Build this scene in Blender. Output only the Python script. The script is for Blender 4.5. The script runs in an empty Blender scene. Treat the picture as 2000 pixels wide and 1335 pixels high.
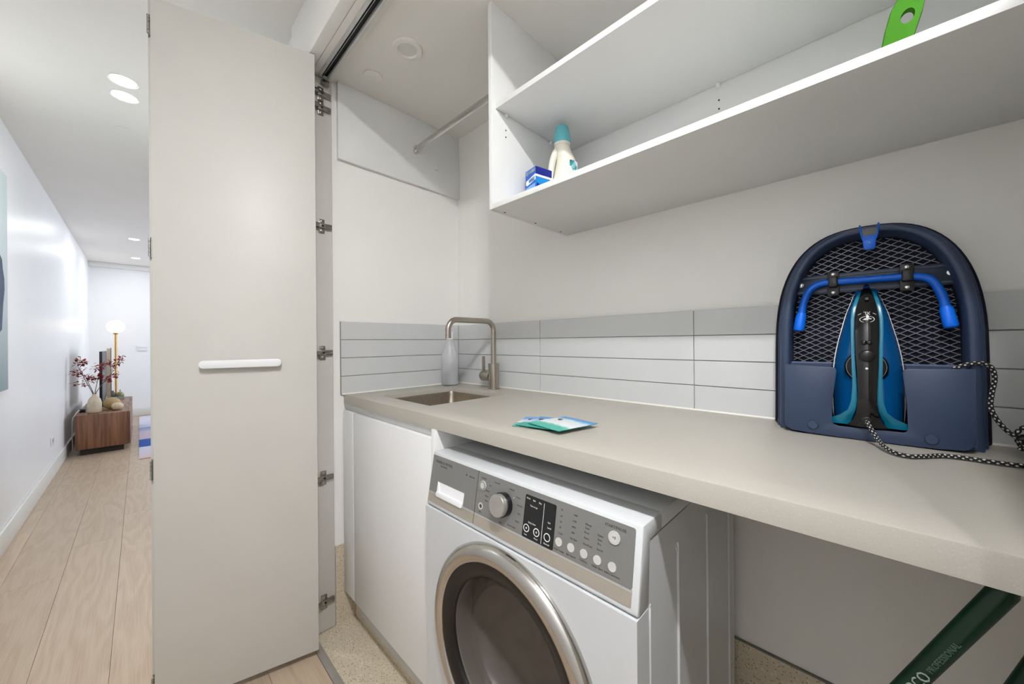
import bpy, bmesh, math, random
from mathutils import Matrix, Vector
random.seed(7)
SC = bpy.context.scene
COL = SC.collection

# ------------------------------------------------------------------ camera, world, exposure
YAW, PITCH, ROLL, FPX, CAMH = 45.506, 0.050, -0.452, 714.05, 1.128
def make_camera():
    a, b, c = (math.radians(v) for v in (YAW, PITCH, ROLL))
    fw = Vector((math.sin(a)*math.cos(b), math.cos(a)*math.cos(b), math.sin(b)))
    r = Vector((math.cos(a), -math.sin(a), 0)); u = r.cross(fw)
    r2 = r*math.cos(c) + u*math.sin(c); u2 = -r*math.sin(c) + u*math.cos(c)
    cd = bpy.data.cameras.new('camera'); cd.sensor_width = 36; cd.sensor_fit = 'HORIZONTAL'
    cd.lens = 36*FPX/2000; cd.clip_start = 0.01; cd.clip_end = 100
    o = bpy.data.objects.new('camera', cd); COL.objects.link(o)
    o.matrix_world = Matrix(((r2.x, u2.x, -fw.x, 0), (r2.y, u2.y, -fw.y, 0), (r2.z, u2.z, -fw.z, CAMH), (0, 0, 0, 1)))
    SC.camera = o
make_camera()
w = bpy.data.worlds.new('world'); SC.world = w; w.use_nodes = True
w.node_tree.nodes['Background'].inputs[0].default_value = (0.84, 0.90, 1.0, 1)
w.node_tree.nodes['Background'].inputs[1].default_value = 4.6
vs = SC.view_settings
vs.view_transform = 'Standard'; vs.look = 'None'; vs.gamma = 1; vs.use_curve_mapping = False
vs.exposure = 0.14
DOWNLIGHT_W = 16.0       # watts for each downlight beside the laundry
HALL_W = 5.9             # watts for each dimmer downlight of the middle pair
LIVING_W = 4.4

# ------------------------------------------------------------------ materials
def lin(c):
    return tuple(((v/255)/12.92 if v/255 <= .04045 else ((v/255+.055)/1.055)**2.4) for v in c) + (1,)
MATS = {}
def mat(name, rgb, rough=.5, metal=0, spec=.5, var=0, vscale=20, bump=0, bscale=200, trans=0, coat=0, emit=None, estr=0, alpha=None, ior=1.45, stretch=None):
    if name in MATS: return MATS[name]
    m = bpy.data.materials.new(name); m.use_nodes = True; nt = m.node_tree; p = nt.nodes['Principled BSDF']
    p.inputs['Base Color'].default_value = lin(rgb); p.inputs['Roughness'].default_value = rough
    p.inputs['Metallic'].default_value = metal; p.inputs['Specular IOR Level'].default_value = spec
    p.inputs['Transmission Weight'].default_value = trans; p.inputs['Coat Weight'].default_value = coat; p.inputs['IOR'].default_value = ior
    if emit: p.inputs['Emission Color'].default_value = lin(emit); p.inputs['Emission Strength'].default_value = estr
    if var or bump:
        tc = nt.nodes.new('ShaderNodeTexCoord'); src = tc.outputs['Object']
        if stretch:
            mp = nt.nodes.new('ShaderNodeMapping'); mp.inputs['Scale'].default_value = stretch
            nt.links.new(src, mp.inputs[0]); src = mp.outputs[0]
    if var:
        n = nt.nodes.new('ShaderNodeTexNoise'); n.inputs['Scale'].default_value = vscale; n.inputs['Detail'].default_value = 3
        nt.links.new(src, n.inputs['Vector'])
        r = nt.nodes.new('ShaderNodeValToRGB'); e = r.color_ramp.elements
        e[0].position = .3; e[1].position = .7
        e[0].color = lin(tuple(max(0, v*(1-var)) for v in rgb)); e[1].color = lin(tuple(min(255, v*(1+var)) for v in rgb))
        nt.links.new(n.outputs[0], r.inputs[0]); nt.links.new(r.outputs[0], p.inputs['Base Color'])
    if bump:
        n = nt.nodes.new('ShaderNodeTexNoise'); n.inputs['Scale'].default_value = bscale; n.inputs['Detail'].default_value = 2
        nt.links.new(src, n.inputs['Vector'])
        b = nt.nodes.new('ShaderNodeBump'); b.inputs['Strength'].default_value = bump; b.inputs['Distance'].default_value = .001
        nt.links.new(n.outputs[0], b.inputs['Height']); nt.links.new(b.outputs[0], p.inputs['Normal'])
    MATS[name] = m
    return m
def nodes(name):
    m = bpy.data.materials.new(name); m.use_nodes = True; MATS[name] = m
    return m, m.node_tree, m.node_tree.nodes['Principled BSDF']
def ramp(nt, src, stops):
    r = nt.nodes.new('ShaderNodeValToRGB'); el = r.color_ramp.elements
    while len(el) < len(stops): el.new(.5)
    for e, (p, c) in zip(el, stops): e.position = p; e.color = c if len(c) == 4 else lin(c)
    nt.links.new(src, r.inputs[0]); return r.outputs[0]

M_WALL = mat('wall_paint', (242, 240, 236), .55, var=.006, vscale=3, bump=.05, bscale=400)
M_HALL = mat('hall_paint', (243, 244, 245), .38, var=.005, vscale=3, bump=.04, bscale=400)
M_CEIL = mat('ceiling_paint', (236, 233, 227), .7, var=.006, vscale=4)
M_TRIM = mat('trim_gloss', (232, 231, 228), .35, var=.004, vscale=5)
M_DOOR = mat('door_satin', (207, 204, 198), .42, var=.006, vscale=6, bump=.04, bscale=500)
M_LAM = mat('white_laminate', (229, 229, 227), .32, var=.004, vscale=5)
M_CAB = mat('cabinet_white', (234, 234, 234), .3, var=.004, vscale=5)
M_TILE = mat('tile_glaze', (205, 206, 206), .22, var=.008, vscale=4)
M_GROUT = mat('grout', (150, 150, 148), .9, var=.05, vscale=80)
M_SIL = mat('silicone_bead', (235, 232, 224), .4, var=.01)
M_STEEL = mat('brushed_steel', (178, 170, 158), .3, 1, var=.05, vscale=60, stretch=(1, 1, 20))
M_SINK = mat('sink_steel', (165, 156, 142), .33, 1, var=.06, vscale=60, stretch=(8, 8, 1))
M_CHROME = mat('chrome', (215, 215, 216), .06, 1, var=.01)
M_HINGE = mat('hinge_nickel', (150, 147, 142), .28, 1, var=.1, vscale=90)
M_DARK = mat('dark_void', (22, 22, 22), .6, var=.1)
M_ALU = mat('aluminium', (170, 169, 166), .38, 1, var=.03, vscale=40)
M_ALUW = mat('anodised_grip', (205, 205, 203), .42, .35, var=.02, vscale=40)
M_PLWH = mat('white_plastic', (236, 236, 238), .3, var=.004)
M_BLK = mat('black_plastic', (18, 18, 20), .3, var=.15, vscale=30)
M_BLKG = mat('black_gloss', (10, 10, 11), .12, var=.1, vscale=30, coat=.3)
M_EMIT = mat('downlight_diffuser', (255, 255, 255), .5, var=.001, emit=(255, 250, 240), estr=14)

def wood_floor():
    m, nt, p = nodes('oak_plank')
    tc = nt.nodes.new('ShaderNodeTexCoord'); oi = nt.nodes.new('ShaderNodeObjectInfo')
    add = nt.nodes.new('ShaderNodeVectorMath'); add.operation = 'ADD'
    mul = nt.nodes.new('ShaderNodeMath'); mul.operation = 'MULTIPLY'; mul.inputs[1].default_value = 37
    nt.links.new(oi.outputs['Random'], mul.inputs[0])
    cx = nt.nodes.new('ShaderNodeCombineXYZ')
    for k in range(3): nt.links.new(mul.outputs[0], cx.inputs[k])
    nt.links.new(tc.outputs['Object'], add.inputs[0]); nt.links.new(cx.outputs[0], add.inputs[1])
    mp = nt.nodes.new('ShaderNodeMapping'); mp.inputs['Scale'].default_value = (1, .16, 1); nt.links.new(add.outputs[0], mp.inputs[0])
    n1 = nt.nodes.new('ShaderNodeTexNoise'); n1.inputs['Scale'].default_value = 7; n1.inputs['Detail'].default_value = 2; nt.links.new(mp.outputs[0], n1.inputs['Vector'])
    mm = nt.nodes.new('ShaderNodeMath'); mm.operation = 'MULTIPLY'; mm.inputs[1].default_value = 55; nt.links.new(n1.outputs[0], mm.inputs[0])
    sn = nt.nodes.new('ShaderNodeMath'); sn.operation = 'SINE'; nt.links.new(mm.outputs[0], sn.inputs[0])
    mr = nt.nodes.new('ShaderNodeMapRange'); mr.inputs[1].default_value = -1; nt.links.new(sn.outputs[0], mr.inputs[0])
    mp2 = nt.nodes.new('ShaderNodeMapping'); mp2.inputs['Scale'].default_value = (1, .03, 1); nt.links.new(add.outputs[0], mp2.inputs[0])
    n2 = nt.nodes.new('ShaderNodeTexNoise'); n2.inputs['Scale'].default_value = 260; n2.inputs['Detail'].default_value = 3; nt.links.new(mp2.outputs[0], n2.inputs['Vector'])
    mx = nt.nodes.new('ShaderNodeMix'); mx.data_type = 'FLOAT'; mx.inputs[0].default_value = .74
    nt.links.new(mr.outputs[0], mx.inputs[2]); nt.links.new(n2.outputs[0], mx.inputs[3])
    c = ramp(nt, mx.outputs[0], [(.2, (178, 156, 132)), (.5, (190, 170, 147)), (.8, (199, 180, 158))])
    hv = nt.nodes.new('ShaderNodeHueSaturation'); vr = nt.nodes.new('ShaderNodeMapRange'); vr.inputs[3].default_value = .93; vr.inputs[4].default_value = 1.06
    nt.links.new(oi.outputs['Random'], vr.inputs[0]); nt.links.new(vr.outputs[0], hv.inputs['Value']); nt.links.new(c, hv.inputs['Color'])
    nt.links.new(hv.outputs[0], p.inputs['Base Color']); p.inputs['Roughness'].default_value = .38
    b = nt.nodes.new('ShaderNodeBump'); b.inputs['Strength'].default_value = .12; b.inputs['Distance'].default_value = .001
    nt.links.new(mx.outputs[0], b.inputs['Height']); nt.links.new(b.outputs[0], p.inputs['Normal'])
    return m
M_OAK = wood_floor()
def speckle(name, base, dark, light, scale=190, thr=.27):
    m, nt, p = nodes(name)
    tc = nt.nodes.new('ShaderNodeTexCoord')
    v = nt.nodes.new('ShaderNodeTexVoronoi'); v.inputs['Scale'].default_value = scale; nt.links.new(tc.outputs['Object'], v.inputs['Vector'])
    c1 = ramp(nt, v.outputs['Distance'], [(0, dark), (thr*.6, dark), (thr, base)])
    w2 = nt.nodes.new('ShaderNodeTexVoronoi'); w2.inputs['Scale'].default_value = scale*.62; nt.links.new(tc.outputs['Object'], w2.inputs['Vector'])
    c2 = ramp(nt, w2.outputs['Distance'], [(0, light), (thr*.7, light), (thr, base)])
    sel = ramp(nt, v.outputs['Color'], [(.54, (0, 0, 0, 1)), (.56, (1, 1, 1, 1))])
    mx = nt.nodes.new('ShaderNodeMix'); mx.data_type = 'RGBA'; nt.links.new(sel, mx.inputs[0]); nt.links.new(c1, mx.inputs[6]); nt.links.new(c2, mx.inputs[7])
    nt.links.new(mx.outputs[2], p.inputs['Base Color']); p.inputs['Roughness'].default_value = .4
    return m
M_TERR = speckle('terrazzo_tile', (204, 192, 170), (146, 120, 92), (220, 210, 192), 160, .34)
M_STONE = speckle('engineered_stone', (176, 171, 161), (168, 163, 153), (182, 177, 168), 420, .3)

def walnut():
    m, nt, p = nodes('walnut_veneer')
    tc = nt.nodes.new('ShaderNodeTexCoord'); mp = nt.nodes.new('ShaderNodeMapping'); mp.inputs['Scale'].default_value = (28, 2.5, 1.2)
    nt.links.new(tc.outputs['Object'], mp.inputs[0])
    n = nt.nodes.new('ShaderNodeTexNoise'); n.inputs['Scale'].default_value = 1.6; n.inputs['Detail'].default_value = 6; nt.links.new(mp.outputs[0], n.inputs['Vector'])
    c = ramp(nt, n.outputs[0], [(.3, (88, 55, 38)), (.5, (122, 82, 58)), (.7, (146, 103, 76))])
    nt.links.new(c, p.inputs['Base Color']); p.inputs['Roughness'].default_value = .4
    return m
M_WALNUT = walnut()
def braid():
    m, nt, p = nodes('braided_cord')
    tc = nt.nodes.new('ShaderNodeTexCoord'); mp = nt.nodes.new('ShaderNodeMapping'); nt.links.new(tc.outputs['UV'], mp.inputs[0])
    ck = nt.nodes.new('ShaderNodeTexChecker'); ck.inputs['Scale'].default_value = 1; mp.inputs['Scale'].default_value = (4, 1, 1); mp.inputs['Rotation'].default_value = (0, 0, .0)
    # diagonal flecks: shear u by v
    sx = nt.nodes.new('ShaderNodeSeparateXYZ'); nt.links.new(tc.outputs['UV'], sx.inputs[0])
    a = nt.nodes.new('ShaderNodeMath'); a.operation = 'MULTIPLY_ADD'; a.inputs[1].default_value = 3; nt.links.new(sx.outputs[0], a.inputs[0]); nt.links.new(sx.outputs[1], a.inputs[2])
    f = nt.nodes.new('ShaderNodeMath'); f.operation = 'FRACT'; nt.links.new(a.outputs[0], f.inputs[0])
    a2 = nt.nodes.new('ShaderNodeMath'); a2.operation = 'MULTIPLY_ADD'; a2.inputs[1].default_value = -3; nt.links.new(sx.outputs[0], a2.inputs[0]); nt.links.new(sx.outputs[1], a2.inputs[2])
    f2 = nt.nodes.new('ShaderNodeMath'); f2.operation = 'FRACT'; nt.links.new(a2.outputs[0], f2.inputs[0])
    g1 = nt.nodes.new('ShaderNodeMath'); g1.operation = 'GREATER_THAN'; g1.inputs[1].default_value = .52; nt.links.new(f.outputs[0], g1.inputs[0])
    g2 = nt.nodes.new('ShaderNodeMath'); g2.operation = 'GREATER_THAN'; g2.inputs[1].default_value = .52; nt.links.new(f2.outputs[0], g2.inputs[0])
    mu = nt.nodes.new('ShaderNodeMath'); mu.operation = 'MULTIPLY'; nt.links.new(g1.outputs[0], mu.inputs[0]); nt.links.new(g2.outputs[0], mu.inputs[1])
    c = ramp(nt, mu.outputs[0], [(.4, (16, 16, 17)), (.6, (205, 203, 196))])
    nt.links.new(c, p.inputs['Base Color']); p.inputs['Roughness'].default_value = .8
    return m
M_BRAID = braid()

# ------------------------------------------------------------------ geometry helpers
def link(name, me, m, parent=None, smooth=None, label=None):
    o = bpy.data.objects.new(name, me); COL.objects.link(o)
    if m: me.materials.append(m)
    if parent:
        o.parent = parent; o.matrix_parent_inverse = WM[parent.name].inverted(); WM[o.name] = Matrix()
    else: WM[o.name] = Matrix()
    if smooth is not None:
        for p in me.polygons: p.use_smooth = True
        if smooth < 3.1:
            me.set_sharp_from_angle(angle=smooth)
    if label: o['label'] = label
    return o
WM = {}
def fin(name, bm, m, parent=None, smooth=None, T=None, label=None):
    if T is not None: bm.transform(T)
    bmesh.ops.recalc_face_normals(bm, faces=bm.faces)
    me = bpy.data.meshes.new(name); bm.to_mesh(me); bm.free()
    return link(name, me, m, parent, smooth, label)
def tag(o, label=None, cat=None, group=None, kind=None):
    if label: o['label'] = label
    if cat: o['category'] = cat
    if group: o['group'] = group
    if kind: o['kind'] = kind
    return o
def empty(name, M, label=None, cat=None, group=None, kind=None):
    if not isinstance(M, Matrix): M = Matrix.Translation(M)
    o = bpy.data.objects.new(name, None); COL.objects.link(o); o.empty_display_size = .05
    o.matrix_world = M; WM[o.name] = M.copy()
    return tag(o, label, cat, group, kind)
def abox(bm, x0, x1, y0, y1, z0, z1, bev=0, seg=2):
    r = bmesh.ops.create_cube(bm, size=1)
    vs_ = r['verts']
    bmesh.ops.scale(bm, verts=vs_, vec=(x1-x0, y1-y0, z1-z0)); bmesh.ops.translate(bm, verts=vs_, vec=((x0+x1)/2, (y0+y1)/2, (z0+z1)/2))
    if bev:
        ed = list({e for v in vs_ for e in v.link_edges})
        bmesh.ops.bevel(bm, geom=ed, offset=bev, segments=seg, profile=.5, affect='EDGES', clamp_overlap=True)
    return bm
def box(name, b, m, parent=None, bev=0, T=None, label=None, seg=2):
    bm = bmesh.new(); abox(bm, *b, bev=bev, seg=seg)
    return fin(name, bm, m, parent, .6 if bev else None, T, label)
def frame(z):
    z = Vector(z).normalized(); a = Vector((0, 0, 1)) if abs(z.z) < .95 else Vector((1, 0, 0))
    x = a.cross(z).normalized(); y = z.cross(x)
    return x, y, z
def alathe(bm, prof, o, axis=(0, 0, 1), n=32, cap0=True, cap1=True):
    """prof: list of (r, t) along the axis"""
    x, y, z = frame(axis); o = Vector(o); rings = []
    for r, t in prof:
        if r < 1e-6: rings.append([bm.verts.new(o+z*t)])
        else: rings.append([bm.verts.new(o+z*t+(x*math.cos(2*math.pi*k/n)+y*math.sin(2*math.pi*k/n))*r) for k in range(n)])
    for a, b in zip(rings, rings[1:]):
        for k in range(n):
            q = []
            for v in (a[k % len(a)], a[(k+1) % len(a)], b[(k+1) % len(b)], b[k % len(b)]):
                if v not in q: q.append(v)
            if len(q) > 2: bm.faces.new(q)
    if cap0 and len(rings[0]) > 2: bm.faces.new(rings[0])
    if cap1 and len(rings[-1]) > 2: bm.faces.new(rings[-1])
    return bm
def lathe(name, prof, o, m, parent=None, axis=(0, 0, 1), n=32, T=None, caps=(True, True), sharp=.7, label=None):
    bm = bmesh.new(); alathe(bm, prof, o, axis, n, *caps)
    return fin(name, bm, m, parent, sharp, T, label)
def smooth_path(pts, sub=6):
    P = [Vector(p) for p in pts]; out = []
    for i in range(len(P)-1):
        p0 = P[max(i-1, 0)]; p1 = P[i]; p2 = P[i+1]; p3 = P[min(i+2, len(P)-1)]
        for k in range(sub):
            t = k/sub
            out.append(.5*((2*p1)+(p2-p0)*t+(2*p0-5*p1+4*p2-p3)*t*t+(3*p1-p0-3*p2+p3)*t**3))
    out.append(P[-1]); return out
def atube(bm, path, r, n=10, uvlen=None, squash=None):
    P = [Vector(p) for p in path]; rings = []; L = 0
    R = r if callable(r) else (lambda t: r)
    prevx = None; uv = bm.loops.layers.uv.verify() if uvlen else None; lens = []
    for i, p in enumerate(P):
        d = (P[min(i+1, len(P)-1)]-P[max(i-1, 0)]).normalized()
        if prevx is None: x = frame(d)[0]
        else: x = (prevx-d*prevx.dot(d)).normalized()
        y = d.cross(x); prevx = x
        if i: L += (p-P[i-1]).length
        lens.append(L); rr = R(i/(len(P)-1))
        rings.append([bm.verts.new(p+(x*math.cos(2*math.pi*k/n)+y*math.sin(2*math.pi*k/n))*rr) for k in range(n)])
    for i in range(len(rings)-1):
        for k in range(n):
            f = bm.faces.new((rings[i][k], rings[i][(k+1) % n], rings[i+1][(k+1) % n], rings[i+1][k]))
            if uvlen:
                for lp, (ku, ii) in zip(f.loops, ((k, i), (k+1, i), (k+1, i+1), (k, i+1))): lp[uv].uv = (ku/n, lens[ii]/uvlen)
    bm.faces.new(rings[0][::-1]); bm.faces.new(rings[-1])
    return bm
def tube(name, path, r, m, parent=None, n=10, T=None, uvlen=None, label=None):
    bm = bmesh.new(); atube(bm, path, r, n, uvlen)
    return fin(name, bm, m, parent, 1.0, T, label)
def aprism(bm, pts, d0, d1, to3):
    """closed polygon pts (2D) extruded between depth d0 and d1; to3(u,v,d)->xyz"""
    a = [bm.verts.new(to3(u, v, d0)) for u, v in pts]; b = [bm.verts.new(to3(u, v, d1)) for u, v in pts]
    n = len(pts); bm.faces.new(a); bm.faces.new(b[::-1])
    for k in range(n): bm.faces.new((a[k], b[k], b[(k+1) % n], a[(k+1) % n]))
    return bm
def prism(name, pts, d0, d1, to3, m, parent=None, T=None, bev=0, smooth=.6, label=None):
    bm = bmesh.new(); aprism(bm, pts, d0, d1, to3)
    if bev:
        bmesh.ops.recalc_face_normals(bm, faces=bm.faces)
        bmesh.ops.bevel(bm, geom=[e for e in bm.edges if len(e.link_faces) == 2 and e.calc_face_angle(0) > .7], offset=bev, segments=2, profile=.5, affect='EDGES', clamp_overlap=True)
    return fin(name, bm, m, parent, smooth, T, label)
def rrect(x0, x1, y0, y1, r, n=4):
    out = []
    for cx, cy, a0 in ((x1-r, y1-r, 0), (x0+r, y1-r, 90), (x0+r, y0+r, 180), (x1-r, y0+r, 270)):
        for k in range(n+1):
            a = math.radians(a0+90*k/n); out.append((cx+r*math.cos(a), cy+r*math.sin(a)))
    return out
def circ(cx, cy, r, n=24, ry=None):
    return [(cx+r*math.cos(2*math.pi*k/n), cy+(ry or r)*math.sin(2*math.pi*k/n)) for k in range(n)]
def aring(bm, cx, cy, r0, r1, d0, d1, to3, n=28, asp=1):
    V = [[bm.verts.new(to3(cx+r*math.cos(2*math.pi*k/n), cy+asp*r*math.sin(2*math.pi*k/n), d)) for k in range(n)] for r, d in ((r0, d0), (r1, d0), (r1, d1), (r0, d1))]
    for j in range(4):
        for k in range(n): bm.faces.new((V[j][k], V[j][(k+1) % n], V[(j+1) % 4][(k+1) % n], V[(j+1) % 4][k]))
    return bm
def text(name, body, size, M, m, parent, depth=.0002, align='CENTER', label=None, sx=1):
    cu = bpy.data.curves.new(name, 'FONT'); cu.body = body; cu.size = size; cu.align_x = align; cu.align_y = 'CENTER'; cu.extrude = depth; cu.resolution_u = 2
    t = bpy.data.objects.new(name, cu); COL.objects.link(t)
    dg = bpy.context.evaluated_depsgraph_get(); dg.update()
    me = bpy.data.meshes.new_from_object(t.evaluated_get(dg)); bpy.data.objects.remove(t); bpy.data.curves.remove(cu)
    me.materials.clear(); me.transform(M @ Matrix.Diagonal((sx, 1, 1, 1)))
    return link(name, me, m, parent, None, label)
def basis(o, x, y, z):
    return Matrix(((x[0], y[0], z[0], o[0]), (x[1], y[1], z[1], o[1]), (x[2], y[2], z[2], o[2]), (0, 0, 0, 1)))
def struct(name, b, m, label, bev=0):
    o = box(name, b, m, None, bev); return tag(o, label, name.split('_')[0], kind='structure')

# ------------------------------------------------------------------ dimensions
XL, YEND, ZH = -.536, 8.40, 2.392            # hall
XF = .444                                     # hall face of the laundry wall
XB, YL, YR, ZC = 1.177, 1.549, -.235, 2.193   # laundry niche
YBEH, XLIV, YLIV = -2.4, 3.7, 4.0
ZT = .92                                      # worktop

# ------------------------------------------------------------------ shell
fl = struct('floor', (XL-.1, .4453, YBEH-.1, YEND+.1, -.06, -.0125), mat('plank_joint', (168, 146, 122), .8, var=.05), 'pale oak plank floor running down the hallway')
cols = [XL, -.463, -.272, -.079, .112, .303, .4453]
phase = [.35, 2.84, 3.18, 3.55, 2.5, 3.0]
for i in range(6):
    x0, x1 = cols[i]+.0004, cols[i+1]-.0004
    y = phase[i]
    while y > YBEH: y -= 1.86
    while y < YEND:
        y0, y1 = max(y, YBEH), min(y+1.86, YEND)
        if y1-y0 > .05: box('plank', (x0, x1, y0+.0006, y1-.0006, -.0125, 0), M_OAK, fl, .0006, seg=1)
        y += 1.86
f2 = struct('floor', (.4453+.0005, XLIV, YLIV, YEND+.1, -.06, 0), M_OAK, 'oak floor of the living room beyond the hallway')
f3 = struct('floor', (.4702, XB+.02, YR-.02, YL+.02, -.06, 0), M_TERR, 'speckled beige terrazzo floor under the laundry cabinets')
tag(box('door_threshold', (.4458, .4698, YR, YL-.001, -.03, .003), mat('threshold_metal', (168, 163, 156), .45, .3, var=.03), None, .001), 'flat grey metal threshold strip between oak planks and speckled floor', 'threshold')

wl = struct('wall_left', (XL-.1, XL, YBEH, YEND, 0, ZH), M_HALL, 'long smooth white hallway wall on the left')
wf = struct('wall_far', (XL-.1, XLIV+.1, YEND, YEND+.1, 0, ZH), M_HALL, 'white end wall behind the globe lamp')
struct('wall_behind', (XL-.1, XF+.1, YBEH-.1, YBEH, 0, ZH), M_HALL, 'white wall at the near end of the hallway')
struct('wall_right', (XF, .546, YL+.0005, YLIV, 0, ZH), M_HALL, 'white hallway wall behind the folded laundry door')
struct('wall_right', (XF, .546, YBEH, YR-.0005, 0, ZH), M_HALL, 'white hallway wall beside the right laundry door')
struct('wall_living', (.546, XLIV, YLIV-.1, YLIV, 0, ZH), M_HALL, 'white living room wall next to the hallway opening')
# living room window wall
wr = struct('wall_window', (XLIV, XLIV+.1, YLIV-.1, 5.0, 0, ZH), M_HALL, 'white living room wall with the tall window')
for b in ((XLIV, XLIV+.1, 8.0, YEND, 0, ZH), (XLIV, XLIV+.1, 5.0, 8.0, 0, .15), (XLIV, XLIV+.1, 5.0, 8.0, 2.25, ZH)): box('wall_section', b, M_HALL, wr)
win = empty('window_1', (XLIV+.05, 6.5, .15), 'tall living room window with slim white frames', 'window', kind='structure')
for y0, y1 in ((5.0, 5.05), (5.98, 6.02), (6.98, 7.02), (7.95, 8.0)): box('window_frame', (XLIV+.03, XLIV+.08, y0, y1, .15, 2.25), M_TRIM, win)
for z0, z1 in ((.15, .2), (2.2, 2.25)): box('window_frame', (XLIV+.03, XLIV+.08, 5.05, 7.95, z0, z1), M_TRIM, win)
def pane_mat():
    m, nt, p = nodes('window_glass'); out = nt.nodes['Material Output']
    t = nt.nodes.new('ShaderNodeBsdfTransparent'); t.inputs[0].default_value = (.97, .98, .98, 1); mx = nt.nodes.new('ShaderNodeMixShader'); mx.inputs[0].default_value = .06
    p.inputs['Roughness'].default_value = .02
    nt.links.new(t.outputs[0], mx.inputs[1]); nt.links.new(p.outputs[0], mx.inputs[2]); nt.links.new(mx.outputs[0], out.inputs[0]); return m
M_PANE = pane_mat()
for y0, y1 in ((5.05, 5.98), (6.02, 6.98), (7.02, 7.95)): box('pane', (XLIV+.05, XLIV+.056, y0, y1, .2, 2.2), M_PANE, win)
pl = bpy.data.lights.new('window_portal', 'AREA'); pl.shape = 'RECTANGLE'; pl.size = 2.9; pl.size_y = 2.0; pl.cycles.is_portal = True
po = bpy.data.objects.new('window_portal', pl); COL.objects.link(po); po.matrix_world = basis((XLIV-.01, 6.5, 1.2), (0, 1, 0), (0, 0, 1), (1, 0, 0))

cl = struct('ceiling', (XL-.1, XF, YBEH-.1, YEND+.1, ZH, ZH+.08), M_CEIL, 'flat white hallway ceiling with recessed downlights')
struct('ceiling', (XF, XLIV+.1, YLIV-.1, YEND+.1, ZH, ZH+.08), M_CEIL, 'white living room ceiling')
struct('ceiling', (.548, XB+.1, YR-.1, YL+.1, ZC, ZC+.08), M_CEIL, 'low white ceiling inside the laundry niche')
hd = struct('wall_header', (.431, .466, YR-.1, YL+.1, 2.172, ZH), M_WALL, 'white bulkhead above the laundry opening', .002)
box('soffit', (.4665, .548, YR-.1, YL+.1, 2.180, ZH), M_CEIL, hd)
# far wall pelmet and baseboards
tag(box('trim_1', (XL+.001, XLIV, 8.30, YEND-.0005, 2.325, ZH-.001), M_TRIM, None, .004), 'slim white pelmet along the top of the end wall', 'trim', kind='structure')
def baseboard(name, b, label): return tag(box(name, b, M_TRIM, None, .004), label, 'baseboard', kind='structure')
baseboard('baseboard_left', (XL+.0002, XL+.013, YBEH, YEND-.014, 0, .123), 'tall white baseboard along the left hallway wall')
baseboard('baseboard_far', (XL+.014, XLIV, YEND-.013, YEND-.0002, 0, .123), 'white baseboard under the end wall')

# laundry niche walls
wb = struct('wall_back', (XB, XB+.1, YR-.1, YL+.1, 0, ZC), M_WALL, 'white back wall of the laundry niche above the worktop')
ws = struct('wall_side', (.5465, XB-.0005, YL, YL+.1, 0, ZC), M_WALL, 'white side wall of the laundry beside the sink')
struct('wall_niche', (.5465, XB-.0005, YR-.1, YR, 0, ZC), M_WALL, 'white right side wall of the laundry niche')
# tiled splashback: each tile a piece of its wall
TH = (1.2187-ZT)/4
box('grout', (XB-.004, XB-.0002, YR, YL-.001, ZT, 1.2187), M_GROUT, wb)
box('grout', (.574, XB-.004, YL-.004, YL-.0002, ZT, 1.2187), M_GROUT, ws)
for r in range(4):
    z0, z1 = ZT+r*TH+.0011, ZT+(r+1)*TH-.0011
    if r == 3: z1 = 1.2187
    for y0, y1 in ((YR, -.2235), (-.2215, .380), (.382, .984), (.986, YL-.0085)): box('tile', (XB-.0085, XB-.001, y0, y1, z0, z1), M_TILE, wb, .0008, seg=1)
    box('tile', (.574, XB-.0095, YL-.0085, YL-.001, z0, z1), M_TILE, ws, .0008, seg=1)
box('tile_edge_trim', (.5725, .574, YL-.009, YL-.0005, ZT, 1.2187), mat('tile_trim', (150, 150, 148), .4, .6, var=.02), ws)
tube('sealant', [(XB-.0085, YR+.005, ZT+.001), (XB-.0085, YL-.011, ZT+.001)], .0035, M_SIL, wb, 8)
tube('sealant', [(.578, YL-.0085, ZT+.001), (XB-.012, YL-.0085, ZT+.001)], .0035, M_SIL, ws, 8)
# terrazzo skirting tiles
box('skirting_tile', (.5475, .70, YL-.008, YL-.0004, .0002, .312), M_TERR, ws)
for y0, y1 in ((YR, .30), (.302, .90)): box('skirting_tile', (XB-.008, XB-.0004, y0, y1, .0002, .29), M_TERR, wb)
box('tile_edge_trim', (XB-.0085, XB-.0004, YR, .90, .2902, .2935), mat('skirt_trim', (120, 116, 106), .5, var=.05), wb)

# jamb panel with the left door's fixing
tag(box('trim_2', (XF, .5415, 1.535, YL-.0004, .004, 2.171), M_DOOR, None, .0008), 'narrow white jamb panel beside the folded door', 'trim', kind='structure')
tag(box('trim_3', (XF, .5415, YR+.0004, YR+.014, .004, 2.171), M_DOOR, None, .0008), 'narrow white jamb panel at the right of the laundry', 'trim', kind='structure')
# sliding track
tr = empty('door_track', (.5125, .65, 2.18), 'slim aluminium sliding door track under the bulkhead', 'track')
box('rail', (.4900, .4975, YR+.02, YL-.03, 2.164, 2.1798), M_ALUW, tr, .001)
box('rail', (.5205, .5285, YR+.02, YL-.03, 2.164, 2.1798), M_ALUW, tr, .001)
box('slot', (.4977, .5203, YR+.02, YL-.03, 2.1765, 2.1798), M_DARK, tr)
box('guide_rail', (.5035, .5055, YR+.02, YL-.03, 2.168, 2.1765), M_ALU, tr)
box('fascia_strip', (.4675, .4898, YR+.02, YL-.03, 2.1745, 2.1798), M_CEIL, tr)

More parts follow.
